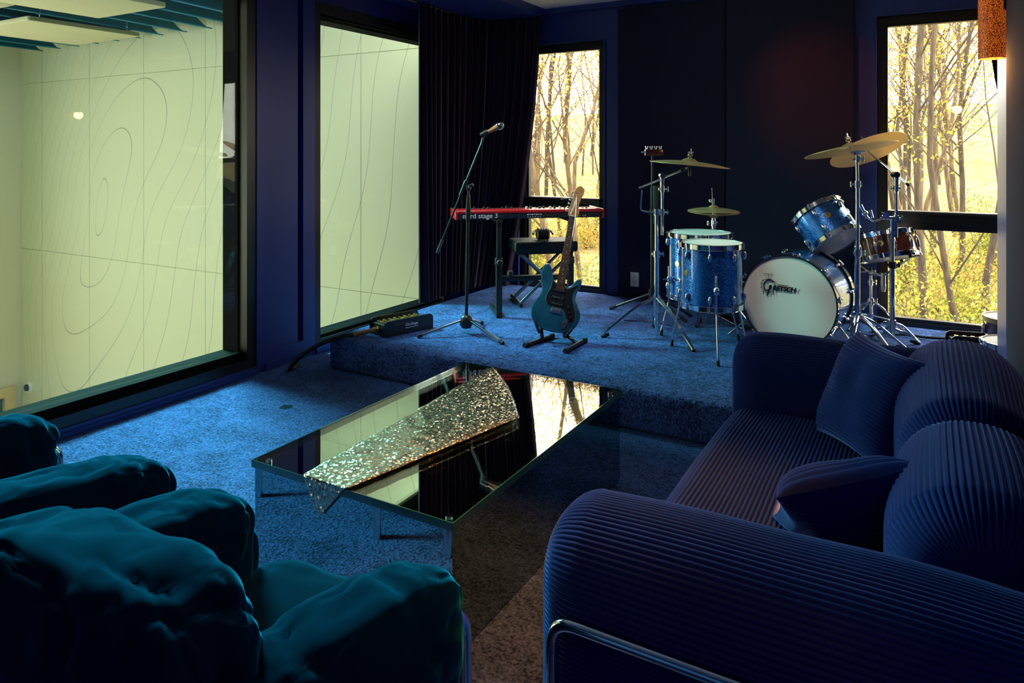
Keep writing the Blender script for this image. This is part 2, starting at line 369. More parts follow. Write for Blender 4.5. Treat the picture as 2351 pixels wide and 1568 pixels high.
b.box(XL-.2, XL, YF, LW[0][0], -.12, CZ); b.box(XL-.2, XL, 3.06, 3.415, -.12, CZ); b.box(XL-.2, XL-.05, 3.415, 3.452, -.12, CZ); b.box(XL-.2, XL+.012, 3.452, 3.56, -.12, CZ)
b.box(XL-.2, XL, 5.15, YB, -.12, CZ)
for y0, y1, z0, z1 in LW: b.box(XL-.2, XL, y0, y1, -.12, z0); b.box(XL-.2, XL, y0, y1, z1, CZ)
struct('wall_left', b, 'navy_paint', 'navy painted left wall framing two studio windows')
b = MB().box(XL, XL+.02, 3.06, 3.125, .0, CZ-.05); struct('trim_1', b, 'navy_paint', 'navy casing strip beside the large studio window')
b = MB().box(XL+.001, XL+.02, 3.125, 3.452, .0, .12); b.box(XL+.001, XL+.03, 3.125, 3.452, 0, .05); struct('trim_2', b, 'navy_paint', 'navy bottom rail on the pillar between the studio windows')
b = MB().box(XL, XL+.022, YF, 3.06, 0, .045); b.box(XL, XL+.034, YF, 3.06, 0, .025); b.box(XL, XL+.03, 3.56, YB, 0, .05); struct('baseboard_left', b, 'navy_paint')
struct('ceiling', MB().box(-2.84, XN, YF, YB, CZ, CZ+.12), 'ceiling_grey', 'pale grey textured ceiling')
struct('trim_3', MB().box(XL, -2.84, YF, YB, 2.565, CZ+.12), 'navy_paint', 'navy ceiling soffit above the curtain')
struct('trim_4', MB().box(-2.84, XN, YB-.05, YB, CZ-.045, CZ), 'navy_paint', 'navy strip along the ceiling edge of the back wall')
struct('wall_right', MB().box(XR, XR+.16, YF, 4.53, 0, CZ), 'navy_paint', 'navy right wall ending short of the back windows')
struct('wall_front', MB().box(XL-.2, XN+.2, YF-.15, YF, -.12, CZ+.12), 'navy_paint')
struct('wall_nook', MB().box(XN, XN+.2, YF, YB, -.12, CZ+.12), 'navy_paint')
# fabric acoustic panels
for x0, x1, y0, y1, lab in [(-2.172, -1.302, YB-.045, YB-.001, 'dark navy fabric acoustic panel behind the floor toms'), (-1.296, -.415, YB-.045, YB-.001, 'dark navy fabric acoustic panel behind the bass drum')]:
    tag(MB().rbox(x0, x1, y0, y1, SZ+.012, 2.56, .008).build('acoustic_panel', 'panel_fabric'), lab, 'acoustic panel', 'wall panels')
tag(MB().rbox(XR-.04, XR-.001, 1.2, 3.6, .02, 2.55, .008).build('acoustic_panel', 'panel_fabric'), 'dark fabric acoustic panel on the right wall beside the sofa', 'acoustic panel', 'wall panels')

# windows of the back wall
def back_window(name, x0, x1, zb0, zb1, label):
    y0, y1 = YB+.03, YB+.12; t = .045
    fr = MB(); fr.box(x0, x0+t, y0, y1, .18, ZT); fr.box(x1-t, x1, y0, y1, .18, ZT); fr.box(x0+t, x1-t, y0, y1, ZT-t, ZT); fr.box(x0+t, x1-t, y0, y1, .18, .18+t)
    wn = fr.build(name, 'black_frame'); wn['kind'] = 'structure'; wn['label'] = label
    i = MB(); t2 = t+.022
    for a in [(x0+t, x0+t2, .18+t, ZT-t), (x1-t2, x1-t, .18+t, ZT-t), (x0+t2, x1-t2, ZT-t2, ZT-t), (x0+t2, x1-t2, .18+t, .18+t2)]: i.box(a[0], a[1], y0+.02, y1-.02, a[2], a[3])
    i.build('sash', 'black_frame', wn)
    tr = MB(); tr.box(x0+t, x1-t, y0-.025, y1, zb0, zb1); tr.box(x0+t, x1-t, y0-.04, y0-.02, zb1-.022, zb1-.008); tr.box(x0+t, x1-t, y0-.033, y0-.02, zb0+.035, zb0+.045); tr.build('transom_bar', 'black_frame', wn)
    MB().box(x0+t2, x1-t2, y0+.045, y0+.049, zb1, ZT-t2).build('pane', 'window_glass', wn)
    MB().box(x0+t2, x1-t2, y0+.045, y0+.049, .18+t2, zb0).build('pane', 'window_glass', wn)
    h = MB(); h.rbox(x1-.40, x1-.32, y0-.055, y0-.03, zb1-.03, zb1-.01, .006); h.tube([(x1-.36, y0-.045, zb1-.02), (x1-.36, y0-.07, zb1-.01), (x1-.28, y0-.075, zb1+.0)], .007, 8); h.build('latch', 'black_metal', wn)
    # painted casing around the opening
    cs = MB(); cs.box(x0-.012, x0, YB-.018, YB+.03, .18, ZT+.012); cs.box(x1, x1+.012, YB-.018, YB+.03, .18, ZT+.012); cs.box(x0, x1, YB-.018, YB+.03, ZT, ZT+.012); cs.build('casing', 'navy_paint', wn)
    return wn
back_window('window_3', W1[0], W1[1], .90, .995, 'tall narrow window behind the keyboard looking on the woods')
back_window('window_4', W2[0], W2[1], .862, .985, 'wide tall window behind the drum kit looking on the woods')

# studio windows of the left wall (double panes in a deep black reveal)
def studio_window(name, y0, y1, z0, z1, sill, label, tilt=0):
    t = .05
    fr = MB(); x0, x1 = XL-.06, XL+.012
    fr.box(x0, x1, y0, y0+t, z0, z1); fr.box(x0, x1, y1-t-.02, y1, z0, z1); fr.box(x0, x1, y0+t, y1-t-.02, z1-.07, z1); fr.box(x0, x1, y0+t, y1-t-.02, z0, z0+sill*.6)
    wn = fr.build(name, 'black_frame'); wn['kind'] = 'structure'; wn['label'] = label
    b = MB(); b.box(x0-.0, x1-.03, y0+t, y1-t-.02, z0+sill*.6, z0+sill); b.box(x0, x1-.02, y0+t, y1-t-.02, z1-.085, z1-.07); b.build('glazing_bead', 'reveal_black', wn)
    rv = MB(); rv.box(XL-.2, x0, y0+t-.02, y0+t-.01, z0, z1); rv.box(XL-.2, x0, y1-t-.03, y1-t-.02, z0, z1); rv.box(XL-.2, x0, y0+t, y1-t-.03, z1-.1, z1-.085); rv.box(XL-.2, x0, y0+t, y1-t-.03, z0+sill-.02, z0+sill-.01)
    rv.build('reveal', 'reveal_black', wn)
    TM = Matrix.Translation((XL-.045, y1, 0)) @ Matrix.Rotation(R(tilt), 4, 'Z')     # studio glass is set at a slight angle
    MB().box(-.003, .003, y0+t-y1, -t-.02, z0+sill, z1-.07, TM).build('pane', 'studio_glass', wn)
    return wn
studio_window('window_1', LW[0][0], LW[0][1], LW[0][2], LW[0][3], .12, 'large black framed studio window overlooking the live room', -2.7)
studio_window('window_2', LW[1][0], LW[1][1], LW[1][2], LW[1][3], .05, 'narrower black framed studio window beside the curtain')

# ------------------------------------------------------------------ live room beyond the glass
LX0, LX1, LY0, LY1, LZ0, LZ1 = -11.67, XL-.22, -2.9, 5.54, -4.1, 3.08
struct('floor_live_room', MB().box(LX0-.2, LX1+.02, LY0, LY1+.2, LZ0-.2, LZ0), 'live_floor', 'wooden floor of the tall live room')
struct('ceiling_live_room', MB().box(LX0-.2, LX1+.02, LY0, LY1+.2, LZ1, LZ1+.2), 'live_wall_side', 'cream ceiling of the live room')
b = MB(); b.box(LX0-.2, LX0, LY0, -1.6, LZ0, LZ1); b.box(LX0-.2, LX0, 2.3, LY1+.2, LZ0, LZ1); b.box(LX0-.2, LX0, -1.6, 2.3, LZ0, -1.4); b.box(LX0-.2, LX0, -1.6, 2.3, 2.1, LZ1); b.box(LX0-.2, LX0, .30, .40, -1.4, 2.1)  # unseen opening added in this wall to let in low side light
struct('wall_live_side', b, 'live_wall_side', 'cream end wall of the live room')
b = MB().box(LX1, LX1+.019, LY0, LY1+.2, LZ0, -.13); struct('wall_live_near', b, 'live_wall_side')
b = MB().box(LX0, LX1, LY0-.2, LY0, LZ0, LZ1)
struct('wall_live_front', b, 'live_wall_side')
wl = MB().box(LX0, LX1+.02, LY1+.015, LY1+.2, LZ0, LZ1); wlo = struct('wall_live_far', wl, 'live_wall_side', 'pale live room wall of large panels engraved with contour lines')
xs = sorted([-.68*YB, -.90*YB, -1.121*YB, -1.342*YB, -1.5615*YB, -1.782*YB, -2.0*YB, LX0])
zs = [LZ0, -2.48, -.04, 2.40, LZ1]
for i in range(len(xs)-1):
    for j in range(len(zs)-1):
        MB().box(xs[i]+.004, xs[i+1]-.004, LY1, LY1+.016, zs[j]+.003, zs[j+1]-.003).build('wall_panel', 'contour_panel', wlo)
# floating ceiling clouds
def cloud(x0, x1, y0, y1, z, label):
    t = thing('ceiling_cloud', ((x0+x1)/2, (y0+y1)/2, z), label, 'acoustic panel', 'clouds')
    MB().rbox(x0, x1, y0, y1, z, z+.05, .012).build('board', 'cloud_cream', t)
    b = MB()
    for x, y in ((x0+.08, y0+.15), (x1-.08, y0+.15), (x0+.08, y1-.12), (x1-.08, y1-.12)):
        b = MB(); b.tube([(x, y, z+.05), (x+.02, y, z+.12), (x, y, z+.2), (x, y, LZ1-.02)], .005, 6); b.ball((x, y, z+.1), .018, n=8); b.build('hanger', 'chrome', t)
    MB().box(x1+.001, x1+.012, y0+.02, y1-.02, z+.004, z+.046).build('edge_strip', 'cloud_edge', t)
cloud(-9.35, -8.0, 3.86, 5.08, 2.75, 'cream ceiling cloud hanging farthest in the live room')
cloud(-7.28, -6.18, 2.7, 4.18, 2.75, 'cream ceiling cloud hanging nearest above the large window')
cloud(-8.6, -7.3, 1.9, 3.42, 2.75, 'cream ceiling cloud cut by the photo corner')
ORD = 'first second third fourth fifth sixth seventh eighth ninth tenth eleventh twelfth thirteenth'.split()
for k in range(13):                      # blue felt fins on the live room ceiling
    x = -11.2+k*.46; pr = []
    for a in range(9): pr.append((x+.435*a/8, LZ1-.015-.24*math.sin(PI*.5*a/8)**1.5))
    b = MB(); vs = []; n = len(pr)
    for yy in [1.6+i*.48 for i in range(9)]:
        off = .10*math.sin((yy-1.6)*1.1)
        for (px_, pz) in pr: vs.append((px_+off, yy, pz))
        for (px_, pz) in pr[::-1]: vs.append((px_+off, yy, pz+.012))
    m2 = 2*n; fs = []
    for i in range(8):
        for j in range(m2): fs.append((i*m2+j, i*m2+(j+1) % m2, (i+1)*m2+(j+1) % m2, (i+1)*m2+j))
    fs += [tuple(range(m2)), tuple(range(8*m2, 9*m2))]
    b.add(vs, fs, False)
    tag(b.build('ceiling_fin', 'felt_blue'), f'curved dark blue felt ceiling fin, {ORD[k]} from the live room end wall', 'acoustic fin', 'blue ceiling fins')
# framed opening low on the end wall
t = thing('framed_window', (LX0, 4.6, LZ0), 'pale wood framed glass opening low on the live room end wall', 'window')
zt = -2.05; b = MB()
b.box(LX0+.001, LX0+.10, 5.28, 5.42, LZ0, zt); b.box(LX0+.001, LX0+.10, 3.0, 5.28, zt-.14, zt); b.build('frame', 'wood_frame', t)
MB().box(LX0+.001, LX0+.03, 3.0, 5.28, LZ0, zt-.14).build('pane', 'far_glass', t)
t = thing('wall_sensor', (-11.4, LY1, -2.1), 'small white and black wall sensor on the contour wall', 'sensor')
MB().lathe([(0, 0), (.085, 0), (.085, .03), (.07, .045), (0, .045)], (-11.38, LY1-.001, -2.07), (0, -1, 0), 24).build('base', 'plate_white', t)
MB().lathe([(0, .046), (.05, .046), (.045, .07), (0, .075)], (-11.40, LY1-.001, -2.07), (0, -1, 0), 20).build('lens', 'black_plastic', t)

# ------------------------------------------------------------------ sofa
def rrect(W, Hh, r, pitch, amp, per=5):
    """closed outline of a rounded rectangle sampled per rib; returns points and outward normals with ribs applied"""
    a, b = W/2, Hh/2; r = min(r, a-.001, b-.001); segs = []
    L1, L2, La = 2*(a-r), 2*(b-r), PI*r/2
    per_l = 2*L1+2*L2+4*La; nr = max(8, round(per_l/pitch)); N = nr*per; out = []
    for i in range(N):
        s = i/N*per_l
        for k in range(8):
            ln = (L1, La, L2, La, L1, La, L2, La)[k]
            if s <= ln or k == 7: break
            s -= ln
        if k == 0: p, n = Vector((-(a-r)+s, -b)), Vector((0, -1))
        elif k == 2: p, n = Vector((a, -(b-r)+s)), Vector((1, 0))
        elif k == 4: p, n = Vector((a-r-s, b)), Vector((0, 1))
        elif k == 6: p, n = Vector((-a, b-r-s)), Vector((-1, 0))
        else:
            c = {1: (a-r, -(b-r)), 3: (a-r, b-r), 5: (-(a-r), b-r), 7: (-(a-r), -(b-r))}[k]; th = {1: -PI/2, 3: 0, 5: PI/2, 7: PI}[k]+s/r
            n = Vector((math.cos(th), math.sin(th))); p = Vector(c)+n*r
        out.append((p, n, amp*(abs(math.sin(PI*(i % per)/per))-.5)))
    return out
def cord_block(mb, axis, c, L, W, Hh, r, rend, pitch=.0100, amp=.0034, puff=.012, seed=1):
    """corduroy upholstered block; axis 'x' or 'y'; W across, Hh up"""
    prof = rrect(W, Hh, r, pitch, amp); n = len(prof); st_ = []
    for k in range(9): a = PI/2*k/8; st_.append((-L/2+rend*(1-math.sin(a)), rend*(1-math.cos(PI/2-a)) if False else rend*(1-math.sin(a))))
    st_ = []
    for k in range(9):
        a = PI/2*k/8; st_.append((-L/2+rend*(1-math.cos(a)), rend*(1-math.sin(a))))
    m = 26
    for k in range(1, m): st_.append((-L/2+rend+(L-2*rend)*k/m, 0))
    for k in range(8, -1, -1):
        a = PI/2*k/8; st_.append((L/2-rend*(1-math.cos(a)), rend*(1-math.sin(a))))
    vs = []
    for u, ins in st_:
        bulge = puff*(1-(2*u/L)**2)
        for p, nn, d in prof:
            q = p+nn*(d-ins+bulge)
            wv = noise.noise(Vector((u*3, q.x*4+seed*7, q.y*4)))*.010*(0 if ins else 1)
            q = q+nn*wv
            if axis == 'x': vs.append((c[0]+u, c[1]+q.x, c[2]+q.y))
            else: vs.append((c[0]+q.x, c[1]+u, c[2]+q.y))
    fs = []
    for i in range(len(st_)-1):
        for k in range(n): fs.append((i*n+k, i*n+(k+1) % n, (i+1)*n+(k+1) % n, (i+1)*n+k))
    mb.add(vs, fs, True); mb.add(vs[:n], [tuple(range(n))]); mb.add(vs[-n:], [tuple(range(n))]); return mb
sofa = thing('sofa', (-.18, 2.2, 0), 'navy blue corduroy sofa with thick rolled arms and chrome tube frame', 'sofa')
cord_block(MB(), 'x', (-.195, 2.965, .375), .93, .27, .56, .125, .085, seed=1).build('armrest', 'corduroy', sofa, 75)
cord_block(MB(), 'x', (-.195, 1.35, .375), .93, .29, .60, .135, .085, seed=2).build('armrest', 'corduroy', sofa, 75)
cord_block(MB(), 'y', (-.325, 2.165, .275), 1.33, .64, .27, .075, .05, pitch=.013, amp=.0048, seed=3).build('seat', 'corduroy', sofa, 75)
cord_block(MB(), 'y', (.110, 2.445, .45), .79, .32, .62, .15, .085, pitch=.0125, amp=.0042, puff=.02, seed=4).build('backrest', 'corduroy', sofa, 75)
cord_block(MB(), 'y', (.108, 1.80, .44), .53, .32, .60, .15, .07, pitch=.0125, amp=.0042, puff=.015, seed=5).build('backrest', 'corduroy', sofa, 75)
for y in (1.188, 3.118):
    MB().tube(bend([(-.60, y, .002), (-.60, y, .515), (.24, y, .515), (.24, y, .002)], .05, 8), .012, 12).build('chrome_frame', 'chrome', sofa)
b = MB()
for x in (-.6, .24):
    MB().tube([(x, 1.188, .05), (x, 3.118, .05)], .012, 10).build('base_rail', 'chrome', sofa)

def corner_pillow(name, cs, thick, label, ribs=(0, 1), pitch=.0125, seed=0, mat='corduroy', amp=.0045, group=None, n=170):
    """cs: four corners TL TR BR BL"""
    TL, TR, BR, BL = [Vector(p) for p in cs]; nrm = (TR-TL).cross(BL-TL).normalized(); vs = []; W = (TR-TL).length; Hh = (BL-TL).length
    o = (TL+TR+BR+BL)/4
    for side in (1, -1):
        for i in range(n+1):
            for j in range(n+1):
                u, v = i/n, j/n
                # edges pulled in between the pointed corners
                pu, pv = u*2-1, v*2-1
                pi_u = pu*(1-.09*(1-pv*pv)); pi_v = pv*(1-.09*(1-pu*pu))
                uu, vv = (pi_u+1)/2, (pi_v+1)/2
                p = TL.lerp(TR, uu).lerp(BL.lerp(BR, uu), vv)
                h = thick/2*(max(0, (1-pu**4)*(1-pv**4)))**.6
                h += noise.noise(Vector((pu*1.6+seed, pv*1.6, side*3)))*.022*(1-pu*pu)**2*(1-pv*pv)**2
                s_ = (u*W if ribs[0] else v*Hh)/pitch
                h += amp*(abs(math.sin(PI*s_))-.5)*min(1, h/.02)
                vs.append(p+nrm*side*h)
    fs = []; m = (n+1)**2
    for sd in (0, 1):
        for i in range(n):
            for j in range(n):
                a = sd*m+i*(n+1)+j; q = (a, a+n+1, a+n+2, a+1); fs.append(q if sd else q[::-1])
    mb = MB().add(vs, fs, True)
    return tag(mb.build(name, mat, None, 80), label, 'cushion', group)
corner_pillow('throw_pillow', [(-.20, 2.80, .755), (.02, 2.46, .755), (-.09, 2.36, .425), (-.32, 2.66, .425)], .17, 'navy corduroy throw pillow propped up against the far sofa arm', (0, 1), seed=1)
corner_pillow('throw_pillow', [(-.29, 1.70, .60), (.0, 1.80, .70), (-.02, 2.04, .43), (-.345, 1.97, .425)], .15, 'navy corduroy throw pillow leaning back on the near sofa arm', (0, 1), seed=4)

# ------------------------------------------------------------------ armchairs
def puffy(mb, c, s, ex=(.5, .5), Rz=0, Rx=0, wr=.012, seed=0, n=96, sag=0, Ry=0, along=False):
    """pillow shaped super-ellipsoid with creases running along local y"""
    M = Matrix.Rotation(Rz, 3, 'Z') @ Matrix.Rotation(Rx, 3, 'X') @ Matrix.Rotation(Ry, 3, 'Y'); c = Vector(c); vs = []; m = n//2
    def pw(x, e): return math.copysign(abs(x)**e, x)
    for i in range(m+1):
        ph = -PI/2+PI*i/m
        for k in range(n):
            th = 2*PI*k/n; cp = pw(math.cos(ph), ex[1])
            p = Vector((pw(math.sin(ph), ex[1]), cp*pw(math.cos(th), ex[0]), cp*pw(math.sin(th), ex[0])))
            if along: p = Vector((p.y, p.x, p.z))
            q = Vector((p.x*s[0], p.y*s[1], p.z*s[2]))
            e_ = abs(p.y if along else p.x); lng = q.y if along else q.x; ac = q.x if along else q.y
            d = noise.noise(Vector((q.x*5+seed, q.y*5, q.z*5)))*wr*1.0
            # gathered creases that run in from the ends, and a few long soft folds
            rid = (1-abs(noise.noise(Vector((lng*5+seed*3, ac*11, q.z*11)))))**6*wr*.75*min(1, .25+.6*e_)
            rid += (1-abs(noise.noise(Vector((lng*9+seed*7, ac*6+q.z*7, q.z*6)))))**9*wr*1.1
            rid += (1-abs(noise.noise(Vector((lng*20+seed*2, ac*12, q.z*12)))))**8*wr*.45
            q = q+p.normalized()*(d-rid)
            q.z -= sag*(1-p.y*p.y)*(1-p.x*p.x)
            vs.append(c+M @ q)
    fs = []
    for i in range(m):
        for k in range(n): fs.append((i*n+k, i*n+(k+1) % n, (i+1)*n+(k+1) % n, (i+1)*n+k))
    return mb.add(vs, fs, True)
def armchair(cx, dy, label, seed):
    t = thing('armchair', (cx, .8+dy, 0), label, 'armchair', 'velvet armchairs')
    puffy(MB(), (cx, .93+dy, .33), (.27, .30, .13), (.45, .5), wr=.010, seed=seed+.3, sag=.01).build('seat', 'velvet_teal', t, 80)
    puffy(MB(), (cx, .60+dy, .57), (.31, .145, .225), (.5, .55), Rx=R(-12), wr=.0125, seed=seed+4.4, n=130).build('backrest', 'velvet_teal', t, 80)
    for s_ in (-1, 1):
        a = puffy(MB(), (cx+s_*.285, .845+dy, .50), (.115, .30, .155), (.62, .62), Rx=R(-5), wr=.0115, seed=seed+2.7+s_, n=120, along=True).build('armrest', 'velvet_teal', t, 80)
        x = cx+s_*.31
        MB().tube(bend([(x, .42+dy, .0), (x, .42+dy, .47), (x, 1.175+dy, .49), (x, 1.175+dy, .0)], .07, 8), .0165, 12).build('chrome_leg', 'chrome', t)
    b = MB()
    for y in (.52, 1.05): MB().tube([(cx-.31, y+dy, .19), (cx+.31, y+dy, .19)], .014, 10).build('base_rail', 'chrome', t)
    return t
armchair(-1.10, 0, 'teal velvet armchair with plump cushions nearest the camera beside the mirrored table', 1)
armchair(-2.01, .03, 'teal velvet armchair at the left edge of the photo by the studio window', 6)

# ------------------------------------------------------------------ mirrored coffee table and runner
TX0, TX1, TY0, TY1, TZ = -1.885, -1.105, 1.59, 2.82, .385
t = thing('coffee_table', ((TX0+TX1)/2, (TY0+TY1)/2, 0), 'low mirrored box coffee table with a glass top', 'table')
e = .004
for a in [(TX0+e, TX1-e, TY0, TY0+e), (TX0+e, TX1-e, TY1-e, TY1), (TX0, TX0+e, TY0, TY1), (TX1-e, TX1, TY0, TY1)]:
    MB().box(a[0], a[1], a[2], a[3], .003, TZ-.024).build('side_panel', 'shaded_mirror', t)
MB().box(TX0-.004, TX1+.004, TY0-.004, TY1+.004, TZ-.024, TZ-.014).build('mirror_top', 'mirror', t)
b = MB(); q = .008
for a in [(TX0-q, TX1+q, TY0-q, TY0-.0045), (TX0-q, TX1+q, TY1+.0045, TY1+q), (TX0-q, TX0-.0045, TY0-.0045, TY1+.0045), (TX1+.0045, TX1+q, TY0-.0045, TY1+.0045)]: b.box(a[0], a[1], a[2], a[3], TZ-.023, TZ)
b.build('glass_edge', 'glass_edge', t)
MB().box(TX0-.004, TX1+.004, TY0-.004, TY1+.004, TZ-.004, TZ-.001).build('glass_top', 'window_glass', t)
b = MB()
for x in (TX0+.03, TX1-.03):
    for y in (TY0+.03, TY1-.03): MB().cyl((x, y, TZ-.013), (x, y, TZ-.005), .011).build('spacer_stud', 'chrome', t)
# sequinned runner: lies diagonally on the top, its tip hangs over the near edge
A1, A2 = G(1130, 846, TZ), G(1192, 962, TZ); B1, B2 = G(697, 1094, TZ), G(795, 1128, TZ)
vs = []; nu, nv = 90, 26
tip = D(733, 1160, 2.19)
for i in range(nu+1):
    u = i/nu
    for j in range(nv+1):
        v = j/nv
        if u < .84:
            k = u/.84; p = A1.lerp(B1, k).lerp(A2.lerp(B2, k), v); p.z = TZ+.006+.003*noise.noise(Vector((p.x*20, p.y*20, 0)))
            bow = .035*math.sin(PI*v)*(1-k)**4; p += (A1-B1).normalized()*bow
        else:
            k = (u-.84)/.16; e0 = B1.lerp(B2, v); p = e0.lerp(Vector((B1.lerp(B2, .36).x, 0, 0)), k)
            p.y = e0.y*max(0, 1-k*8)+(TY0-.013)*min(1, k*8); p.z = TZ+.006-.115*max(0, k-.06)/.94
        vs.append(p)
fs = [(i*(nv+1)+j, (i+1)*(nv+1)+j, (i+1)*(nv+1)+j+1, i*(nv+1)+j+1) for i in range(nu) for j in range(nv)]
ro = tag(MB().add(vs, fs, True).build('table_runner', 'sequin'), 'sparkling sequinned runner lying diagonally on the mirrored table', 'table runner')
sm = ro.modifiers.new('thick', 'SOLIDIFY'); sm.thickness = .0025; sm.offset = 1

# ------------------------------------------------------------------ wall sconce
t = thing('wall_sconce', (.255, 3.74, 1.8), 'orange perforated tube sconce glowing on the right wall', 'lamp')
sx, sy = .262, 3.745
MB().lathe([(.052, 0), (.052, .62), (.0505, .62), (.0505, 0)], (sx, sy, 1.795), (0,0,1), 40).build('shade', 'lamp_shade_orange', t)
MB().lathe([(0, 0), (.048, 0), (.048, .01), (0, .01)], (sx, sy, 1.806), (0,0,1), 30).build('diffuser', 'lamp_inner', t)
MB().rbox(XR-.04, XR-.001, sy-.04, sy+.04, 2.0, 2.3, .006).build('bracket', 'black_metal', t)
l = bpy.data.lights.new('sconce_bulb', 'POINT'); l.energy = 6; l.color = (1, .45, .12); l.shadow_soft_size = .04
o = bpy.data.objects.new('sconce_bulb', l); C.objects.link(o); o.location = (sx, sy, 1.77)
# second sconce, added out of view beside the camera for warm light
t = thing('wall_sconce', (.26, .9, 1.8), 'added unseen orange tube sconce on the right wall nearer the camera', 'lamp')
MB().lathe([(.052, 0), (.052, .62), (.0505, .62), (.0505, 0)], (sx-.02, .9, 1.795), (0,0,1), 40).build('shade', 'lamp_shade_orange', t)
MB().lathe([(0, 0), (.048, 0), (.048, .01), (0, .01)], (sx-.02, .9, 1.806), (0,0,1), 30).build('diffuser', 'lamp_inner', t)
MB().rbox(XR-.06, XR-.001, .86, .94, 2.0, 2.3, .006).build('bracket', 'black_metal', t)
l = bpy.data.lights.new('sconce_bulb', 'SPOT'); l.energy = 10; l.color = (1, .40, .08); l.shadow_soft_size = .05; l.spot_size = R(50); l.spot_blend = .8
o = bpy.data.objects.new('sconce_bulb', l); C.objects.link(o); o.location = (sx-.06, .9, 1.77); o.rotation_euler = (Vector((sx-.06, .9, 1.77))-Vector((-.85, 1.35, 0))).to_track_quat('Z', 'Y').to_euler()

# ------------------------------------------------------------------ curtains
def curtain(name, top, bot, z0, z1, folds, amp, label, nu=520, nv=26, seed=0):
    """top(u), bot(u): plan positions of the hem along u in 0..1"""
    vs = []
    for i in range(nu+1):
        u = i/nu; a, b_ = Vector(top(u)), Vector(bot(u)); e_ = 1e-3
        ta = (Vector(top(min(1, u+e_)))-Vector(top(max(0, u-e_)))).normalized(); nn = Vector((-ta.y, ta.x))
        ph = folds*2*PI*u+1.3*math.sin(u*9+seed)
        for j in range(nv+1):
            v = j/nv; p = a.lerp(b_, v**1.6)
            am = amp*(.55+.45*v)*(1+.35*math.sin(u*23+seed)); w_ = math.sin(ph+.35*math.sin(v*2+u*12))
            off = am*math.copysign(abs(w_)**.7, w_)
            if v < .06: off *= .55+v*7.5
            vs.append((p.x+nn.x*off, p.y+nn.y*off, z1+(z0-z1)*v))
    fs = [(i*(nv+1)+j, (i+1)*(nv+1)+j, (i+1)*(nv+1)+j+1, i*(nv+1)+j+1) for i in range(nu) for j in range(nv)]
    o = tag(MB().add(vs, fs, True).build(name, 'curtain_velvet', None, 80), label, 'curtain', 'curtains'); return o
def poly_at(pts, u):
    L = [0]
    for i in range(len(pts)-1): L.append(L[-1]+(Vector(pts[i+1])-Vector(pts[i])).length)
    s_ = u*L[-1]
    for i in range(len(pts)-1):
        if s_ <= L[i+1] or i == len(pts)-2:
            return Vector(pts[i]).lerp(Vector(pts[i+1]), (s_-L[i])/(L[i+1]-L[i]))
pt = catmull([(-3.40, 4.45), (-3.42, 4.8), (-3.42, 5.1), (-3.38, 5.30), (-3.24, 5.41), (-3.05, 5.44), (-2.865, 5.45)], 10)
pb = catmull([(-3.38, 4.45), (-3.40, 4.75), (-3.40, 5.0), (-3.39, 5.18), (-3.35, 5.32), (-3.27, 5.40), (-3.17, 5.43)], 10)
cu = curtain('velvet_curtain', lambda u: poly_at(pt, u), lambda u: poly_at(pb, u), SZ+.006, 2.565, 17, .034, 'dark plum velvet curtain hanging in the corner beside the keyboard')
def c2t(u): return Vector((.33+.95*u, 5.45))
def c2b(u): return Vector((.78+.50*u, 5.45))
curtain('velvet_curtain', c2t, c2b, SZ+.006, 2.565, 11, .035, 'dark velvet curtain behind the right wall at the drum window', nu=300, seed=3)
MB().tube([(-3.42, 4.3, 2.556), (-3.42, 5.2, 2.556)], .008, 8).build('curtain_rail', 'black_metal', cu)

# ------------------------------------------------------------------ wall outlet
ox = XY(1457, YB-.045); t = thing('wall_outlet', (ox, YB-.046, .356), 'white double power outlet low on the dark wall panel', 'outlet')
yo = YB-.0465
MB().rbox(ox-.036, ox+.036, yo-.006, yo, .298, .414, .004).build('cover_plate', 'plate_white', t)
for dz in (.335, .377):
    s_ = MB().rbox(ox-.017, ox+.017, yo-.009, yo-.006, dz-.016, dz+.016, .003).build('socket', 'drum_white', t)
    b = MB()
    for dx in (-.007, .007): b.box(ox+dx-.0015, ox+dx+.0015, yo-.0096, yo-.009, dz-.003, dz+.008)
    b.cyl((ox, yo-.0096, dz-.009), (ox, yo-.009, dz-.009), .0028, 8); b.build('socket_slot', 'black_plastic', s_)

# ------------------------------------------------------------------ microphone on boom stand
bp = Vector((-2.574, 3.863, SZ)); dm = 4.632
t = thing('microphone_stand', bp, 'black boom microphone stand with tripod base at the stage front', 'mic stand')
def cpl(px, py, d=dm): return D(px, py, d)
hub = Vector((bp.x, bp.y, SZ+.10))
MB().tube([(bp.x, bp.y, SZ+.07), cpl(1074, 500)], .011, 12).build('lower_tube', 'black_metal', t)
MB().tube([cpl(1074, 505), cpl(1075.5, 437)], .0075, 10).build('upper_tube', 'dark_chrome', t)
MB().tube([cpl(1074, 508), cpl(1074, 503), cpl(1074.5, 478), cpl(1075, 452), cpl(1075, 446)], .015, 12, True, [.011, .0165, .0165, .012, .0085]).build('clutch', 'black_metal', t)
MB().lathe([(0, -.035), (.03, -.035), (.042, -.015), (.042, .01), (.036, .035), (.02, .05), (0, .052)], hub-Vector((0,0,.025)), (0,0,1), 24).build('hub', 'black_metal', t)
for px, py in ((960, 772), (1153, 787), (1106, 741)):
    f = G(px, py, SZ+.012); d_ = (f-hub); a = hub+d_*.12
    lg = MB().tube([a, f], .0085, 10).build('leg', 'dark_chrome', t)
    MB().tube([f-d_*.07, f+d_*.02], .012, 10).build('rubber_foot', 'rubber', lg)
k = MB(); k.ball(cpl(1075, 433), .018, n=12); k.cyl(cpl(1070, 430), cpl(1086, 424), .012); k.build('swivel_joint', 'black_metal', t)
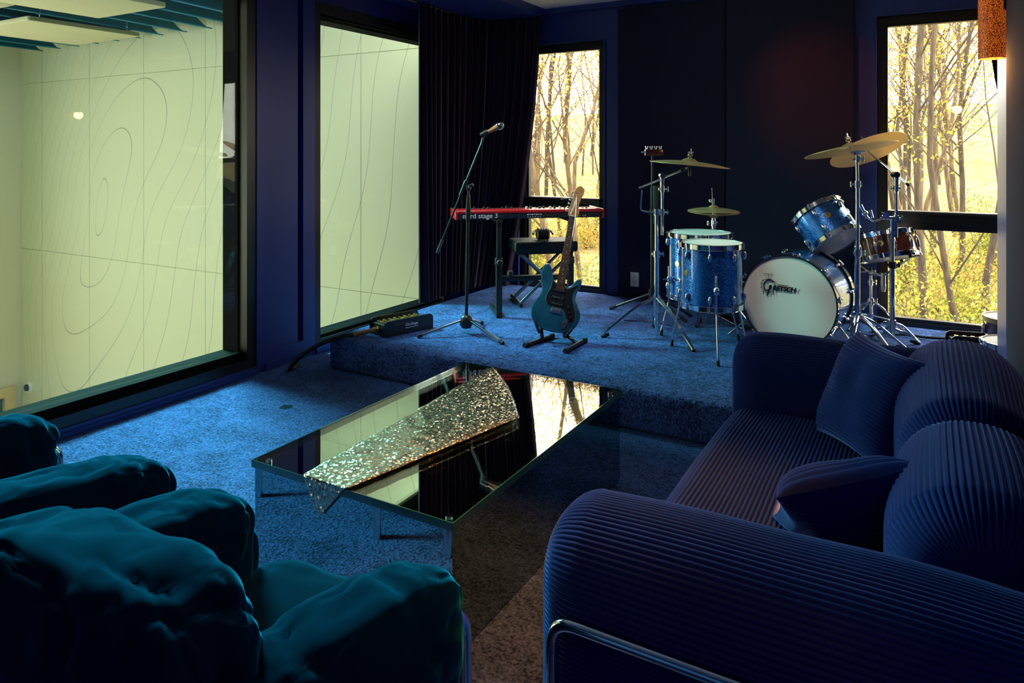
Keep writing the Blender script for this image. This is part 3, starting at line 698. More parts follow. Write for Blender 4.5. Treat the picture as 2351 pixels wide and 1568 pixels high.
bm_ = MB().tube([cpl(1003, 581), cpl(1108, 322)], .0065, 10).build('boom', 'black_metal', t)
MB().tube([cpl(1003, 581), cpl(1015, 551)], .011, 10).build('counterweight', 'dark_chrome', bm_)
MB().tube([cpl(1057, 448), cpl(1070, 415)], .0125, 10).build('boom_sleeve', 'black_metal', bm_)
k = MB(); k.tube([cpl(1107, 325), cpl(1109, 316)], .010, 10); k.tube([cpl(1109, 318), cpl(1110, 309)], .007, 8); k.tube([cpl(1103, 311), cpl(1119, 302)], .016, 12); k.build('mic_clip', 'black_plastic', t)
t = thing('microphone', cpl(1130, 297), 'handheld vocal microphone with silver grille on the boom stand', 'microphone')
m0, m1 = cpl(1104, 311), cpl(1141, 292); ax = (m1-m0).normalized(); Lm = (m1-m0).length
MB().lathe([(0, 0), (.009, 0), (.011, .02), (.0125, Lm*.6), (.019, Lm-.01), (.019, Lm), (0, Lm)], m0, ax, 20).build('handle', 'wood_brown', t)
MB().lathe([(.019, Lm), (.025, Lm+.006), (.0255, Lm+.012), (.025, Lm+.02), (.02, Lm+.036), (.012, Lm+.044), (0, Lm+.046)], m0, ax, 20).build('grille', 'dark_chrome', t)

# ------------------------------------------------------------------ keyboard, its stand, the bench and headphones
kl, kr = D(1050, 487, 5.0), D(1383, 489, 5.2); kx = (kr-kl); kx.z = 0; KL = kx.length; kx.normalize(); ky = Vector((-kx.y, kx.x, 0))
KM = basis((kl.x, kl.y, 0), kx, ky, UP)
t = thing('stage_keyboard', KM @ Vector((KL/2, .16, .9)), 'bright red stage keyboard seen from behind on a black stand', 'keyboard')
MB().rbox(0, KL, .002, .335, .912, .952, .006, KM).build('body', 'black_plastic', t)
MB().rbox(0, KL, -.004, .19, .95, .976, .009, KM).build('top_shell', 'keyboard_red', t)
for a, b_ in ((-.016, .0), (KL, KL+.016)): MB().rbox(a, b_, -.004, .34, .908, .974, .007, KM).build('end_cheek', 'keyboard_red', t)
rnd = random.Random(3)
for k in range(26):
    x = .10+k*(KL-.2)/25; h = rnd.choice((.008, .014, .018)); r_ = rnd.choice((.006, .009, .010))
    MB().lathe([(0, 0), (r_, 0), (r_*.9, h), (0, h)], KM @ Vector((x, .05+rnd.random()*.10, .974)), (0,0,1), 10).build('knob', 'black_plastic' if rnd.random() < .7 else 'print_white', t)
for k in range(45):
    x = .03+k*(KL-.06)/45; MB().box(x, x+(KL-.06)/45-.001, .20, .335, .952, .958, KM).build('white_key', 'print_white', t)
text_mesh('nord stage 3', .050, KM @ basis((.035, -.0006, .920), (1,0,0), (0,0,1), (0,-1,0)), 'rear_lettering', 'print_white', t, bold=.0003)
for x, r_, m_ in [(.62, .008, 'brass'), (.655, .008, 'brass'), (.78, .007, 'brass'), (.80, .007, 'brass'), (.82, .007, 'brass'), (.84, .007, 'brass'), (.89, .007, 'brass'), (.915, .007, 'brass'), (.93, .007, 'brass')]:
    MB().lathe([(.003, 0), (r_, 0), (r_, .005), (.003, .005)], KM @ Vector((x, .002, .927)), KM.to_3x3() @ Vector((0,-1,0)), 12).build('jack_socket', m_, t)
for x0, x1, z0, z1 in [(.345, .37, .918, .93), (.40, .43, .918, .94), (.455, .49, .915, .945), (.345, .365, .935, .945)]: MB().box(x0, x1, -.003, .003, z0, z1, KM).build('port', 'dark_chrome', t)
for k_ in range(7): MB().box(.50+k_*.016, .511+k_*.016, -.0012, .0022, .936+.003*(k_%2), .944, KM).build('printed_mark', 'print_white', t)
for k_ in range(6): MB().box(.503+k_*.018, .509+k_*.018, -.0012, .0022, .920, .926, KM).build('printed_mark', 'print_white', t)
t = thing('keyboard_stand', KM @ Vector((KL/2, .16, SZ)), 'black square tube keyboard stand on the stage carpet', 'keyboard stand')
for x in (.30, KL-.235):
    lg = MB().rbox(x-.022, x+.022, .012, .052, SZ+.03, .62, .004, KM).build('leg', 'black_metal', t)
    MB().rbox(x-.017, x+.017, .016, .048, .60, .885, .004, KM).build('inner_tube', 'black_metal', lg)
    MB().rbox(x-.02, x+.02, -.002, .33, .883, .908, .004, KM).build('support_arm', 'black_metal', lg)
    MB().rbox(x-.018, x+.018, .012, .36, SZ+.003, SZ+.035, .004, KM).build('foot_bar', 'black_metal', lg)
    MB().rbox(x-.021, x+.021, .008, .05, SZ+.002, SZ+.05, .004, KM).build('foot_cap', 'rubber', lg)
    kb = MB(); kb.lathe([(0, 0), (.02, 0), (.024, .012), (.018, .03), (0, .032)], KM @ Vector((x, .012, .60)), KM.to_3x3() @ Vector((0,-1,0)), 14); kb.rbox(x-.026, x+.026, .008, .056, .58, .63, .004, KM); kb.build('clamp_knob', 'black_plastic', lg)
MB().rbox(.30, KL-.235, .052, .09, .455, .495, .004, KM).build('cross_bar', 'black_metal', t)
MB().lathe([(0, 0), (.02, 0), (.024, .015), (.018, .035), (0, .038)], KM @ Vector((.39, .07, .495)), (0,0,1), 14).build('bar_knob', 'black_plastic', t)
# bench
bc = D(1245, 552, 5.62); BM = basis((bc.x, bc.y, 0), kx, ky, UP)
t = thing('keyboard_bench', BM @ Vector((0, 0, SZ)), 'black padded keyboard bench on folding crossed legs', 'bench')
MB().rbox(-.25, .25, -.15, .15, .615, .70, .02, BM).build('seat', 'black_plastic', t)
MB().box(-.22, .22, -.12, .12, .60, .614, BM).build('seat_plate', 'black_metal', t)
for sy_ in (-.12, .12):
    for s_ in (-1, 1):
        MB().tube([BM @ Vector((-s_*.19, sy_+.012*s_, .60)), BM @ Vector((s_*.21, sy_+.012*s_, SZ+.02))], .013, 10).build('leg', 'dark_chrome', t)
for s_ in (-1, 1): MB().tube([BM @ Vector((s_*.21, -.19, SZ+.018)), BM @ Vector((s_*.21, .19, SZ+.018))], .016, 10).build('foot_bar', 'black_metal', t)
MB().tube([BM @ Vector((0, -.15, .41)), BM @ Vector((0, .15, .41))], .012, 10).build('pivot', 'dark_chrome', t)
# headphones
hc = D(1246, 541, 5.56); hc.z = .702; HM = basis(hc, RT, FW, UP)
t = thing('headphones', hc, 'black over ear headphones with wooden cups lying on the bench', 'headphones')
for s_ in (-1, 1):
    x = s_*.032
    cp = MB().lathe([(0, -.022), (.032, -.022), (.042, -.012), (.044, 0), (.044, .012), (.034, .02), (.018, .02)], HM @ Vector((x, 0, .046)), HM.to_3x3() @ Vector((s_, -.15, 0)), 24).build('ear_cup', 'wood_brown', t)
    MB().lathe([(.044, -.012), (.047, -.004), (.047, .006), (.044, .012)], HM @ Vector((x, 0, .046)), HM.to_3x3() @ Vector((s_, -.15, 0)), 24).build('cup_ring', 'black_plastic', cp)
    MB().lathe([(.044, 0), (.048, .008), (.044, .022), (.025, .024), (0, .015)], HM @ Vector((x-s_*.012, 0, .046)), HM.to_3x3() @ Vector((-s_, .15, 0)), 24).build('ear_pad', 'black_plastic', cp)
hb = [Vector((.075*math.cos(a), .10*math.sin(a), .046+.03*math.sin(a))) for a in [PI*k/16 for k in range(17)]]
MB().tube([HM @ p for p in hb], .008, 8).build('headband', 'black_plastic', t)

# ------------------------------------------------------------------ electric guitar and its stand
g0 = D(1268, 762, 4.40); g1 = D(1326, 430, 4.72)
gy = (g1-g0).normalized(); toC = (Vector((0, 0, H+.2))-g0).normalized(); gx = gy.cross(toC).normalized(); gz = gx.cross(gy).normalized()
GS = (g1-g0).length/.985
GM = basis(g0, gx*GS, gy*GS, gz*GS)
t = thing('electric_guitar', g0, 'teal blue electric guitar with black pickguard leaning on its stand', 'guitar')
body = catmull([(0, 0, 0), (.085, .010, 0), (.138, .052, 0), (.157, .112, 0), (.147, .165, 0), (.119, .218, 0), (.109, .250, 0), (.117, .285, 0), (.128, .315, 0), (.132, .340, 0), (.123, .360, 0), (.104, .360, 0), (.083, .332, 0), (.058, .304, 0), (.030, .298, 0), (-.030, .312, 0), (-.050, .330, 0), (-.064, .362, 0), (-.080, .402, 0), (-.104, .428, 0), (-.126, .415, 0), (-.138, .375, 0), (-.132, .315, 0), (-.116, .258, 0), (-.121, .218, 0), (-.150, .165, 0), (-.160, .112, 0), (-.141, .052, 0), (-.087, .010, 0)], 5, True)
MB().prism([(p.x, p.y) for p in body], -.022, .022, GM, .007).build('body', 'guitar_blue', t)
pg = catmull([(-.052, .318, 0), (-.060, .27, 0), (-.075, .23, 0), (-.078, .19, 0), (-.060, .160, 0), (-.03, .155, 0), (.0, .155, 0), (.035, .150, 0), (.055, .125, 0), (.075, .085, 0), (.105, .075, 0), (.125, .11, 0), (.115, .16, 0), (.095, .21, 0), (.088, .255, 0), (.105, .30, 0), (.112, .325, 0), (.075, .30, 0), (.05, .285, 0), (.0, .29, 0)], 5, True)
pgo = MB().prism([(p.x, p.y) for p in pg], .0222, .0245, GM).build('pickguard', 'pickguard', t)
ed = [GM @ Vector((p.x, p.y, .0235)) for p in pg]; MB().tube(ed+[ed[0]], .0008, 6).build('pickguard_edge', 'print_white', pgo)
for yy in (.175, .215, .262):
    pk = MB().rbox(-.042, .042, yy-.008, yy+.008, .0245, .031, .004, GM).build('pickup', 'pickguard', pgo)
    b = MB()
    for q in range(6): b.cyl(GM @ Vector((-.026+q*.0104, yy, .031)), GM @ Vector((-.026+q*.0104, yy, .0318)), .0028, 8)
    b.build('pole_piece', 'chrome', pk)
for x, y in ((.072, .165), (.082, .135), (.094, .108)):
    MB().lathe([(0, 0), (.011, 0), (.010, .010), (.008, .013), (0, .013)], GM @ Vector((x, y, .0245)), gz, 16).build('control_knob', 'black_plastic', t)
b = MB(); b.rbox(-.038, .038, .118, .142, .022, .030, .003, GM)
b.build('bridge', 'chrome', t)
for q in range(6): MB().rbox(-.032+q*.0105, -.023+q*.0105, .125, .150, .030, .035, .0015, GM).build('saddle', 'chrome', t)
jp = [(.065+.018*math.cos(a)*.9+.010*math.sin(a), .060+.034*math.sin(a)-.004*math.cos(a)) for a in [2*PI*k/20 for k in range(20)]]
jk = MB().prism(jp, .0222, .027, GM).build('jack_plate', 'chrome', t); MB().cyl(GM @ Vector((.065, .06, .027)), GM @ Vector((.065, .06, .030)), .007, 12).build('jack_socket', 'black_plastic', jk)
nk = MB(); nk.prism([(-.028, .275), (.028, .275), (.0215, .772), (-.0215, .772)], .008, .0235, GM); nk.build('neck', 'maple_neck', t)
fb = MB(); fb.prism([(-.0278, .268), (.0278, .268), (.0213, .768), (-.0213, .768)], .0236, .0285, GM); fo = fb.build('fretboard', 'rosewood', t)
sc_l = .648; y0b = .772
for n in range(1, 22):
    yf = y0b-sc_l*(1-2**(-n/12)); wf = .0213+.0065*(y0b-yf)/.5
    MB().box(-wf, wf, yf-.001, yf+.001, .0285, .0298, GM).build('fret', 'brass', fo)
for n in (3, 5, 7, 9, 12, 15, 17, 19, 21):
    yf = y0b-sc_l*(1-(2**(-n/12)+2**(-(n-1)/12))/2)
    for dx in ((-.009, .009) if n == 12 else (0,)): MB().cyl(GM @ Vector((dx, yf, .0285)), GM @ Vector((dx, yf, .029)), .0034*GS, 10).build('inlay_dot', 'pearl', fo)
hd = catmull([(-.0215, .770, 0), (.0215, .770, 0), (.036, .785, 0), (.040, .815, 0), (.030, .830, 0), (.030, .86, 0), (.035, .90, 0), (.046, .935, 0), (.048, .965, 0), (.028, .988, 0), (.0, .982, 0), (-.014, .955, 0), (-.018, .92, 0), (-.026, .86, 0), (-.034, .80, 0)], 5, True)
ho = MB().prism([(p.x, p.y) for p in hd], .006, .021, GM, .002).build('headstock', 'maple_neck', t)
for q in range(6):
    y = .803+q*.026; x = -.030+q*.0035
    tn = MB(); tn.cyl(GM @ Vector((x+.014, y, .021)), GM @ Vector((x+.014, y, .030)), .0035); tn.cyl(GM @ Vector((x, y, .012)), GM @ Vector((x-.014, y+.002, .012)), .003)
    tn.ball(GM @ Vector((x-.018, y+.002, .012)), .0065, .0065, .0085, 10); tn.build('tuning_peg', 'chrome', ho)
MB().box(-.0215, .0215, .768, .773, .0285, .033, GM).build('nut', 'print_white', t)
for q in range(6):
    MB().tube([GM @ Vector((-.027+q*.0106, .145, .0355)), GM @ Vector((-.0175+q*.007, .772, .0325)), GM @ Vector((-.016+q*.0035, .803+q*.026, .027))], .0007, 5).build('string', 'chrome', t)
# stand
gc = Vector((-1.965, 3.95, SZ))
t = thing('guitar_stand', gc, 'folding black guitar stand with two floor bars under the guitar', 'guitar stand')
for (a, b_, jx) in ((G(1205, 793, SZ+.014), G(1268, 771, SZ+.014), -1), (G(1298, 806, SZ+.014), G(1343, 781, SZ+.014), 1)):
    lg = MB().tube([a, b_], .0125, 12).build('floor_bar', 'black_metal', t)
    for p, q in ((a, a.lerp(b_, .1)), (b_, b_.lerp(a, .1))): MB().tube([p+(p-q)*.25, q], .0155, 12).build('end_cap', 'rubber', lg)
    m_ = a.lerp(b_, .62); hk = GM @ Vector((jx*.075, .008, -.045))
    MB().tube([m_, hk, GM @ Vector((jx*.055, .21, -.055))], .012, 10).build('upright', 'black_metal', t)
    MB().tube(bend([GM @ Vector((jx*.075, -.006, -.05)), GM @ Vector((jx*.085, -.018, .0)), GM @ Vector((jx*.085, -.018, .036)), GM @ Vector((jx*.105, .012, .046)), GM @ Vector((jx*.118, .035, .046))], .015, 5), .0085, 10).build('cradle_hook', 'rubber', t)
MB().tube([GM @ Vector((-.055, .19, -.055)), GM @ Vector((.055, .19, -.055))], .012, 10).build('cross_bar', 'black_metal', t)

# ------------------------------------------------------------------ stage boxes with cables
def stage_box(o, ux, L, W, Hb, label, rows, cols, lettering, group):
    uy = Vector((-ux.y, ux.x, 0)); M = basis(o, ux, uy, UP)
    t = thing('stage_box', o, label, 'stage box', group)
    # side walls with rounded upper corners
    for y in (0, W-.006):
        ol = [(0, 0), (L, 0)]+[(L-.03+.03*math.cos(a), Hb-.03+.03*math.sin(a)) for a in [PI/2*k/6 for k in range(7)]]+[(.03-.03*math.sin(a), Hb-.03+.03*math.cos(a)) for a in [PI/2*k/6 for k in range(7)]]
        MB().prism(ol, 0, .006, M @ basis((0, y+.006, 0), (1,0,0), (0,0,1), (0,-1,0))).build('side_plate', 'black_metal', t)
    MB().rbox(.012, L-.012, .0065, W-.0065, .004, Hb-.028, .003, M).build('chassis', 'black_plastic', t)
    MB().box(.03, L-.03, .012, W-.012, Hb-.0278, Hb-.025, M).build('jack_panel', 'brass' if lettering else 'dark_chrome', t)
    for i in range(cols):
        for j in range(rows):
            p = M @ Vector((.05+(L-.1)*i/(cols-1), .032+(W-.064)*j/(rows-1), Hb-.025))
            MB().lathe([(.006, 0), (.0135, 0), (.0135, .006), (.010, .007), (.009, .002), (0, .002)], p, (0,0,1), 14).build('jack_socket', 'dark_chrome' if (i+j) % 2 else 'brass', t)
    if lettering:
        text_mesh('On-Stage', .026, M @ basis((L*.42, -.0008, Hb*.50), (1,0,0), (0,0,1), (0,-1,0)), 'box_lettering', 'print_white', t, bold=.0003)
        MB().box(L*.42, L*.42+.10, -.0012, -.0002, Hb*.36, Hb*.39, M).build('lettering_line', 'print_white', t)
    return t, M
o = G(882, 777, SZ)+Vector((0, 0, .002)); e2 = G(996, 753, SZ); ux = (e2-o); ux.z = 0; ux.normalize()
t, M = stage_box(o, ux, .385, .175, .10, 'black stage snake box with rows of jacks at the stage corner', 4, 8, True, 'stage boxes')
gl = MB(); gl.lathe([(0, 0), (.020, 0), (.020, .018), (.016, .02), (.018, .035), (.013, .04), (0, .04)], M @ Vector((.012, .085, .04)), -ux, 16); gl.build('cable_gland', 'brass', t)
p0 = M @ Vector((-.02, .085, .04))
cp = catmull([p0, p0-ux*.06+Vector((-.01, 0, -.004)), p0-ux*.13+Vector((-.04, .0, -.016)), Vector((-3.19, 3.37, SZ+.014)), Vector((-3.30, 3.26, SZ-.035)), Vector((-3.40, 3.20, .09)), Vector((-3.46, 3.19, .015)), Vector((-3.50, 3.30, .012))], 8)
ct = thing('snake_cable', (-3.3, 3.3, 0), 'thick black braided cable running off the stage corner', 'cable')
MB().tube(cp, .0135, 12).build('cable', 'rubber', ct)
MB().tube(cp[:16], .0145, 12).build('braided_sleeve', 'wood_brown', ct)
# second box on the right
o = D(2184, 806, 4.25); o.z = SZ+.002
t, M = stage_box(o, Vector((.98, .20, 0)).normalized(), .23, .14, .085, 'small grey topped stage box beside the right hand drums', 3, 4, False, 'stage boxes')
cb = catmull([M @ Vector((.0, .15, .03)), M @ Vector((-.08, .22, .012)), M @ Vector((-.2, .26, .01)), M @ Vector((-.33, .22, .01))], 8)
tag(MB().tube(cb, .008, 8).build('audio_cable', 'rubber'), 'black audio cable curling behind the right hand stage box', 'cable')

# ------------------------------------------------------------------ drum kit
def drum(name, o, axis, r, depth, shell, label, cat, nl, hoop='chrome', head_top='drum_head_coat', head_bot='drum_head_clear', rot=0.0, lug_len=.05, group='blue sparkle drums', long_lug=False, badge=None, wood=False, seg=64):
    """o: centre of the bottom head; axis points to the top head"""
    o = Vector(o); u, v, a = frame_of(axis); t = thing(name, o, label, cat, group)
    if long_lug is None: long_lug = False
    MB().lathe([(r-.006, .004), (r, .004), (r, depth-.004), (r-.006, depth-.004)], o, a, seg).build('shell', shell, t, 30)
    for h0, h1, hn in ((depth-.016, depth+.014, head_top), (-.014, .016, head_bot)):
        th = .012 if wood else .0045
        MB().lathe([(r+.004, h0), (r+.004+th, h0), (r+.004+th, h1), (r+.001, h1), (r+.001, h1-.004), (r+.004, h0+.004)], o, a, seg).build('hoop', 'wood_pale' if wood else hoop, t, 30)
        if not wood and hoop == 'chrome':
            b = MB()
            for hh in (h0, h1): b.lathe([(r+.008, hh-.002), (r+.012, hh), (r+.008, hh+.002)], o, a, seg)
            b.build('hoop_flange', 'chrome', t)
        hz = (h1-.006) if h0 > depth/2 else (h0+.006)
        MB().lathe([(r+.001, hz), (r*.9, hz+(.0008 if h0 > depth/2 else -.0008)), (0, hz+(.001 if h0 > depth/2 else -.001))], o, a, seg).build('drum_head', hn, t)
    for k in range(nl):
        an = 2*PI*k/nl+rot; n_ = u*math.cos(an)+v*math.sin(an)
        tg = a.cross(n_)
        spots = [depth-.055, .055] if not long_lug else [depth/2]
        for i, hh in enumerate(spots):
            c = o+n_*(r+.010)+a*hh; Mx = basis(c, tg, n_, a)
            ll = lug_len if not long_lug else depth*.62
            lg = MB().ball((0,0,0), .011, .014, ll/2, 12); lg.v = [tuple(Mx @ Vector(p)) for p in lg.v]; lo = lg.build('lug', 'chrome', t)
            ends = [(hh, depth+.016)] if i == 0 else [(hh, -.016)]
            if long_lug: ends = [(hh+ll/2-.01, depth+.016), (hh-ll/2+.01, -.016)]
            for (s0, s1) in ends:
                b = MB(); b.cyl(o+n_*(r+.013)+a*s0, o+n_*(r+.013)+a*s1, .0032, 8); b.cyl(o+n_*(r+.013)+a*(s1-.012*math.copysign(1, s1-s0)), o+n_*(r+.013)+a*s1, .007, 8); b.build('tension_rod', 'chrome', lo)
    if badge is not None:
        bn = badge-a*badge.dot(a); bn.normalize(); c = o+bn*(r+.0004)+a*depth*.55
        bo = MB().lathe([(0, .0015), (.007, .0015), (.019, .001), (.019, -.003)], c, bn, 24).build('badge', 'brass', t)
        MB().lathe([(.005, .003), (.009, .003), (.009, .0015), (.005, .0015)], c, bn, 16).build('vent_ring', 'chrome', bo)
    return t, u, v, a
def floor_tom(px, d, r, depth, ztop, label, rot, badge, legs):
    c = D(px, 600, d); c.z = ztop-depth
    t, u, v, a = drum('floor_tom', c, (0, 0, 1), r, depth, 'drum_blue', label, 'drum', 8, rot=rot, badge=badge)
    for an in legs:
        n_ = Vector((math.cos(an), math.sin(an), 0)); p = c+n_*(r+.026)
        lg = MB().tube(bend([p+Vector((0,0,.20)), p+Vector((0,0,-.02)), p+n_*.012+Vector((0,0,-.07)), Vector((p.x+n_.x*.055, p.y+n_.y*.055, SZ+.03))], .05, 5), .0055, 10).build('leg', 'chrome', t)
        f = Vector((p.x+n_.x*.055, p.y+n_.y*.055, SZ)); MB().cyl(f+Vector((0,0,.002)), f-n_*.006+Vector((0,0,.04)), .011, 12, .008).build('rubber_foot', 'rubber', lg)
        br = MB(); br.ball(c+n_*(r+.018)+Vector((0,0,.11)), .018, .018, .026, 12); br.ball(p+Vector((0,0,.12)), .012, .012, .018, 10); tg_ = Vector((-n_.y, n_.x, 0)); br.cyl(p+Vector((0,0,.115)), p+n_*.03+Vector((0,0,.115)), .005, 8); br.cyl(p+n_*.032-tg_*.014+Vector((0,0,.115)), p+n_*.032+tg_*.014+Vector((0,0,.115)), .005, 8)
        br.build('leg_bracket', 'chrome', lg)
    return t
toward = lambda px, d: (Vector((0, 0, 0))-Vector((D(px, 600, d).x, D(px, 600, d).y, 0))).normalized()
tl = toward(1634, 4.18); aL = math.atan2(tl.y, tl.x)
floor_tom(1633, 4.18, .172, .350, .845, 'blue sparkle floor tom in front, nearest the glass table', .2, Matrix.Rotation(R(-55), 3, 'Z') @ tl, [aL+R(8), aL+R(128), aL-R(112)])
floor_tom(1606, 4.66, .195, .40, .850, 'larger blue sparkle floor tom standing behind the other one', .35, Matrix.Rotation(R(-45), 3, 'Z') @ tl, [aL-R(60), aL+R(60), aL+R(180)])
# bass drum
bf = Vector((-.70, 4.54, .487)); ba = Vector((.14, .99, 0)).normalized(); BR = .272; BDp = .38
t, u, v, a = drum('bass_drum', bf+ba*BDp, -ba, BR, BDp, 'drum_blue', 'blue sparkle bass drum with white logo head facing the room', 'drum', 10, hoop='hoop_black', head_top='drum_white', head_bot='drum_head_coat', rot=.16, seg=96)
b1 = MB(); b2 = MB()
for mb_, h0, h1 in ((b1, BDp-.03, BDp+.018), (b2, -.018, .03)): mb_.lathe([(BR+.004, h0), (BR+.012, h0), (BR+.012, h1), (BR+.002, h1), (BR+.002, h1-.012), (BR+.004, h0)], bf+ba*BDp, -ba, 96)
b1.build('wood_hoop', 'hoop_black', t, 30); b2.build('wood_hoop', 'hoop_black', t, 30)
for k in range(10):
    an = 2*PI*k/10+.16; n_ = u*math.cos(an)+v*math.sin(an)
    for h in (BDp+.004, -.004):
        c = bf+ba*BDp+n_*(BR+.016)+a*h; tg_ = a.cross(n_); b = MB(); b.rbox(-.014, .014, -.008, .010, -.016, .016, .004, basis(c, tg_, n_, a)); b.tube([c-tg_*.02+n_*.008+a*.014, c+tg_*.02+n_*.008+a*.014], .0045, 8); b.build('claw_hook', 'chrome', t)
for s_ in (-1, 1):
    p = bf+ba*.11+Vector((ba.y*s_*.25, -ba.x*s_*.25, -.12)); sp = MB(); sp.tube([p, p+Vector((ba.y*s_*.14, -ba.x*s_*.14, 0))-ba*.06+Vector((0, 0, SZ+.012-p.z))], .006, 10); sp.ball(p, .022, n=12); sp.build('spur', 'chrome', t)
hn = -ba; hx = Vector((-hn.y, hn.x, 0)); 
LGM = basis(bf-ba*.0145, hx, UP, hn)     # logo plane: x right seen from the front
lx, ly = -.115, .085
ring = MB(); 
for sgn in (0,):
    n = 40; vs = []
    for k in range(n):
        th = 2*PI*k/n
        for rr in (.040, .0435): vs.append(LGM @ Vector((lx+rr*math.cos(th), ly+rr*math.sin(th), .0012)))
    ring.add(vs, [(2*k, 2*k+1, (2*k+3) % (2*n), (2*k+2) % (2*n)) for k in range(n)])
for th in [R(x) for x in (10, 40, 140, 165, 200, 230, 310, 340)]:
    ring.box(-.004, .004, -.002, .002, 0, .0008, LGM @ Matrix.Translation((lx+.046*math.cos(th), ly+.046*math.sin(th), .0008)) @ Matrix.Rotation(th, 4, 'Z'))
ring.box(lx-.001, lx+.001, ly+.044, ly+.072, .0008, .0014, LGM); ring.box(lx-.028, lx+.028, ly+.070, ly+.073, .0008, .0014, LGM); ring.box(lx-.018, lx-.005, ly+.046, ly+.049, .0008, .0014, LGM); ring.box(lx+.005, lx+.018, ly+.046, ly+.049, .0008, .0014, LGM)
ring.box(lx-.033, lx-.029, ly-.052, ly-.036, .0008, .0014, LGM); ring.box(lx+.029, lx+.033, ly-.052, ly-.036, .0008, .0014, LGM)
ring.build('logo_emblem', 'hoop_black', t)
# big G with a long tail, then the smaller capitals under a bar
gpts = [(.030, .030), (.018, .042), (-.004, .040), (-.022, .024), (-.028, .0), (-.020, -.018), (-.004, -.022), (.012, -.010), (.018, .006), (.010, .008), (.006, -.010), (.0, -.034), (-.008, -.056)]
gp = catmull([(x, y, 0) for x, y in gpts], 6); gb = MB()
gb.tube([LGM @ Vector((lx+p.x, ly+p.y-.006, .0014)) for p in gp], .005, 6); gb.v = [tuple(LGM @ Vector((q.x, q.y, min(.0019, max(.0009, q.z))))) for q in [LGM.inverted() @ Vector(p) for p in gb.v]]
gb.build('logo_lettering', 'hoop_black', t)
text_mesh('RETSCH', .040, LGM @ Matrix.Translation((lx+.024, ly-.022, .0012)), 'logo_lettering', 'hoop_black', t, shear=.25, bold=.0016, space=.92)
MB().box(lx+.052, lx+.118, ly+.010, ly+.0145, .0008, .0016, LGM).build('logo_bar', 'hoop_black', t)
# rack tom
ra = (RT*-.30+UP*.76+FW*.57).normalized(); rc = D(1920, 553, 4.46)
trk = drum('rack_tom', rc, ra, .160, .215, 'drum_blue', 'blue sparkle rack tom tilted above the bass drum', 'drum', 6, rot=.5, badge=(-FW-UP*.2))[0]
# snare
sa_ = (RT*-.10+UP*.95+FW*.28).normalized(); sn_c = D(2041, 590, 4.66)
tsn, u, v, a = drum('snare_drum', sn_c, sa_, .170, .145, 'wood_walnut', 'walnut shell snare drum on its stand by the window', 'drum', 10, rot=.3, long_lug=True, badge=(-FW-RT*.75), group='snare drums')
q = sn_c+a*.07+RT*.185; MB().rbox(-.012, .02, -.03, .03, -.05, .045, .004, basis(q, RT, FW, a)).build('strainer', 'black_metal', tsn)

# cymbals
def cymbal(c, axis, r, label, group='bronze cymbals', hat=False, flip=False):
    pr = [(r, 0), (r*.92, .0045), (r*.8, .0095), (r*.65, .0145), (r*.5, .0185), (r*.35, .0215), (r*.22, .0235), (r*.19, .0265), (r*.16, .0325), (r*.12, .038), (r*.07, .0415), (.006, .043)]
    pr2 = [(x, h-.0015) for x, h in pr][::-1]
    if flip: pr = [(x, -h) for x, h in pr]; pr2 = [(x, -h) for x, h in pr2]
    return tag(MB().lathe(pr+pr2+[pr[0]], Vector(c), axis, 64).build('cymbal', 'cymbal_bronze', None, 60), label, 'cymbal', group)
def tripod(t, c, zh, feet, r=.008, tz=None, tube_r=.0125):
    """double braced tripod: c is (x, y), zh hub height, feet on the carpet"""
    hub = Vector((c[0], c[1], zh))
    MB().cyl(hub-Vector((0,0,.02)), hub+Vector((0,0,.02)), tube_r+.010).build('hub', 'chrome', t); low = Vector((c[0], c[1], SZ+.09)); k = MB(); k.cyl(low-Vector((0,0,.015)), low+Vector((0,0,.015)), tube_r+.008); k.build('lower_collar', 'chrome', t)
    for f in feet:
        f = Vector(f); kn = hub.lerp(f, .38)+Vector((0,0,.035)); d_ = Vector((f.x-c[0], f.y-c[1], 0)).normalized(); sd = Vector((-d_.y, d_.x, 0))*.010
        for s_ in (-1, 1):
            lg = MB().tube(bend([hub+d_*.02+sd*s_, kn+sd*s_*.7, f+Vector((0,0,.012))+sd*s_*.4], .06, 5), r*.62, 8).build('leg', 'chrome', t)
            if s_ == 1:
                MB().cyl(f+Vector((0,0,.004)), f+Vector((0,0,.02))-d_*.05, .013, 12, .010).build('rubber_foot', 'rubber', lg)
                MB().tube([low+d_*.015, hub.lerp(f, .62)+Vector((0,0,.01))], r*.6, 8).build('brace', 'chrome', lg)
def collar(t, p, r, mat='chrome', wing=RT):
    k = MB(); k.cyl(p-Vector((0,0,.02)), p+Vector((0,0,.02)), r+.006); k.cyl(p, p+wing*(r+.030), .006, 10); k.cyl(p+wing*(r+.026)-Vector((0,0,.016)), p+wing*(r+.026)+Vector((0,0,.016)), .006, 8); k.cyl(p-wing*(r+.014), p, .009, 10)
    k.build('clamp', mat, t)
def felt_stack(t, c, axis, h=.05):
    k = MB(); ax = Vector(axis).normalized(); k.cyl(c-ax*.02, c+ax*(h+.055), .0035, 8); k.build('cymbal_rod', 'chrome', t)
    k = MB(); k.cyl(c+ax*(h+.004), c+ax*(h+.018), .015); k.cyl(c-ax*.002+ax*h*.7, c+ax*h*.95, .014); k.build('felt', 'wood_brown', t)
    k = MB(); k.cyl(c+ax*(h+.020), c+ax*(h+.034), .009); k.cyl(c+ax*(h+.03)-RT*.018, c+ax*(h+.03)+RT*.018, .005); k.build('wing_nut', 'chrome', t)
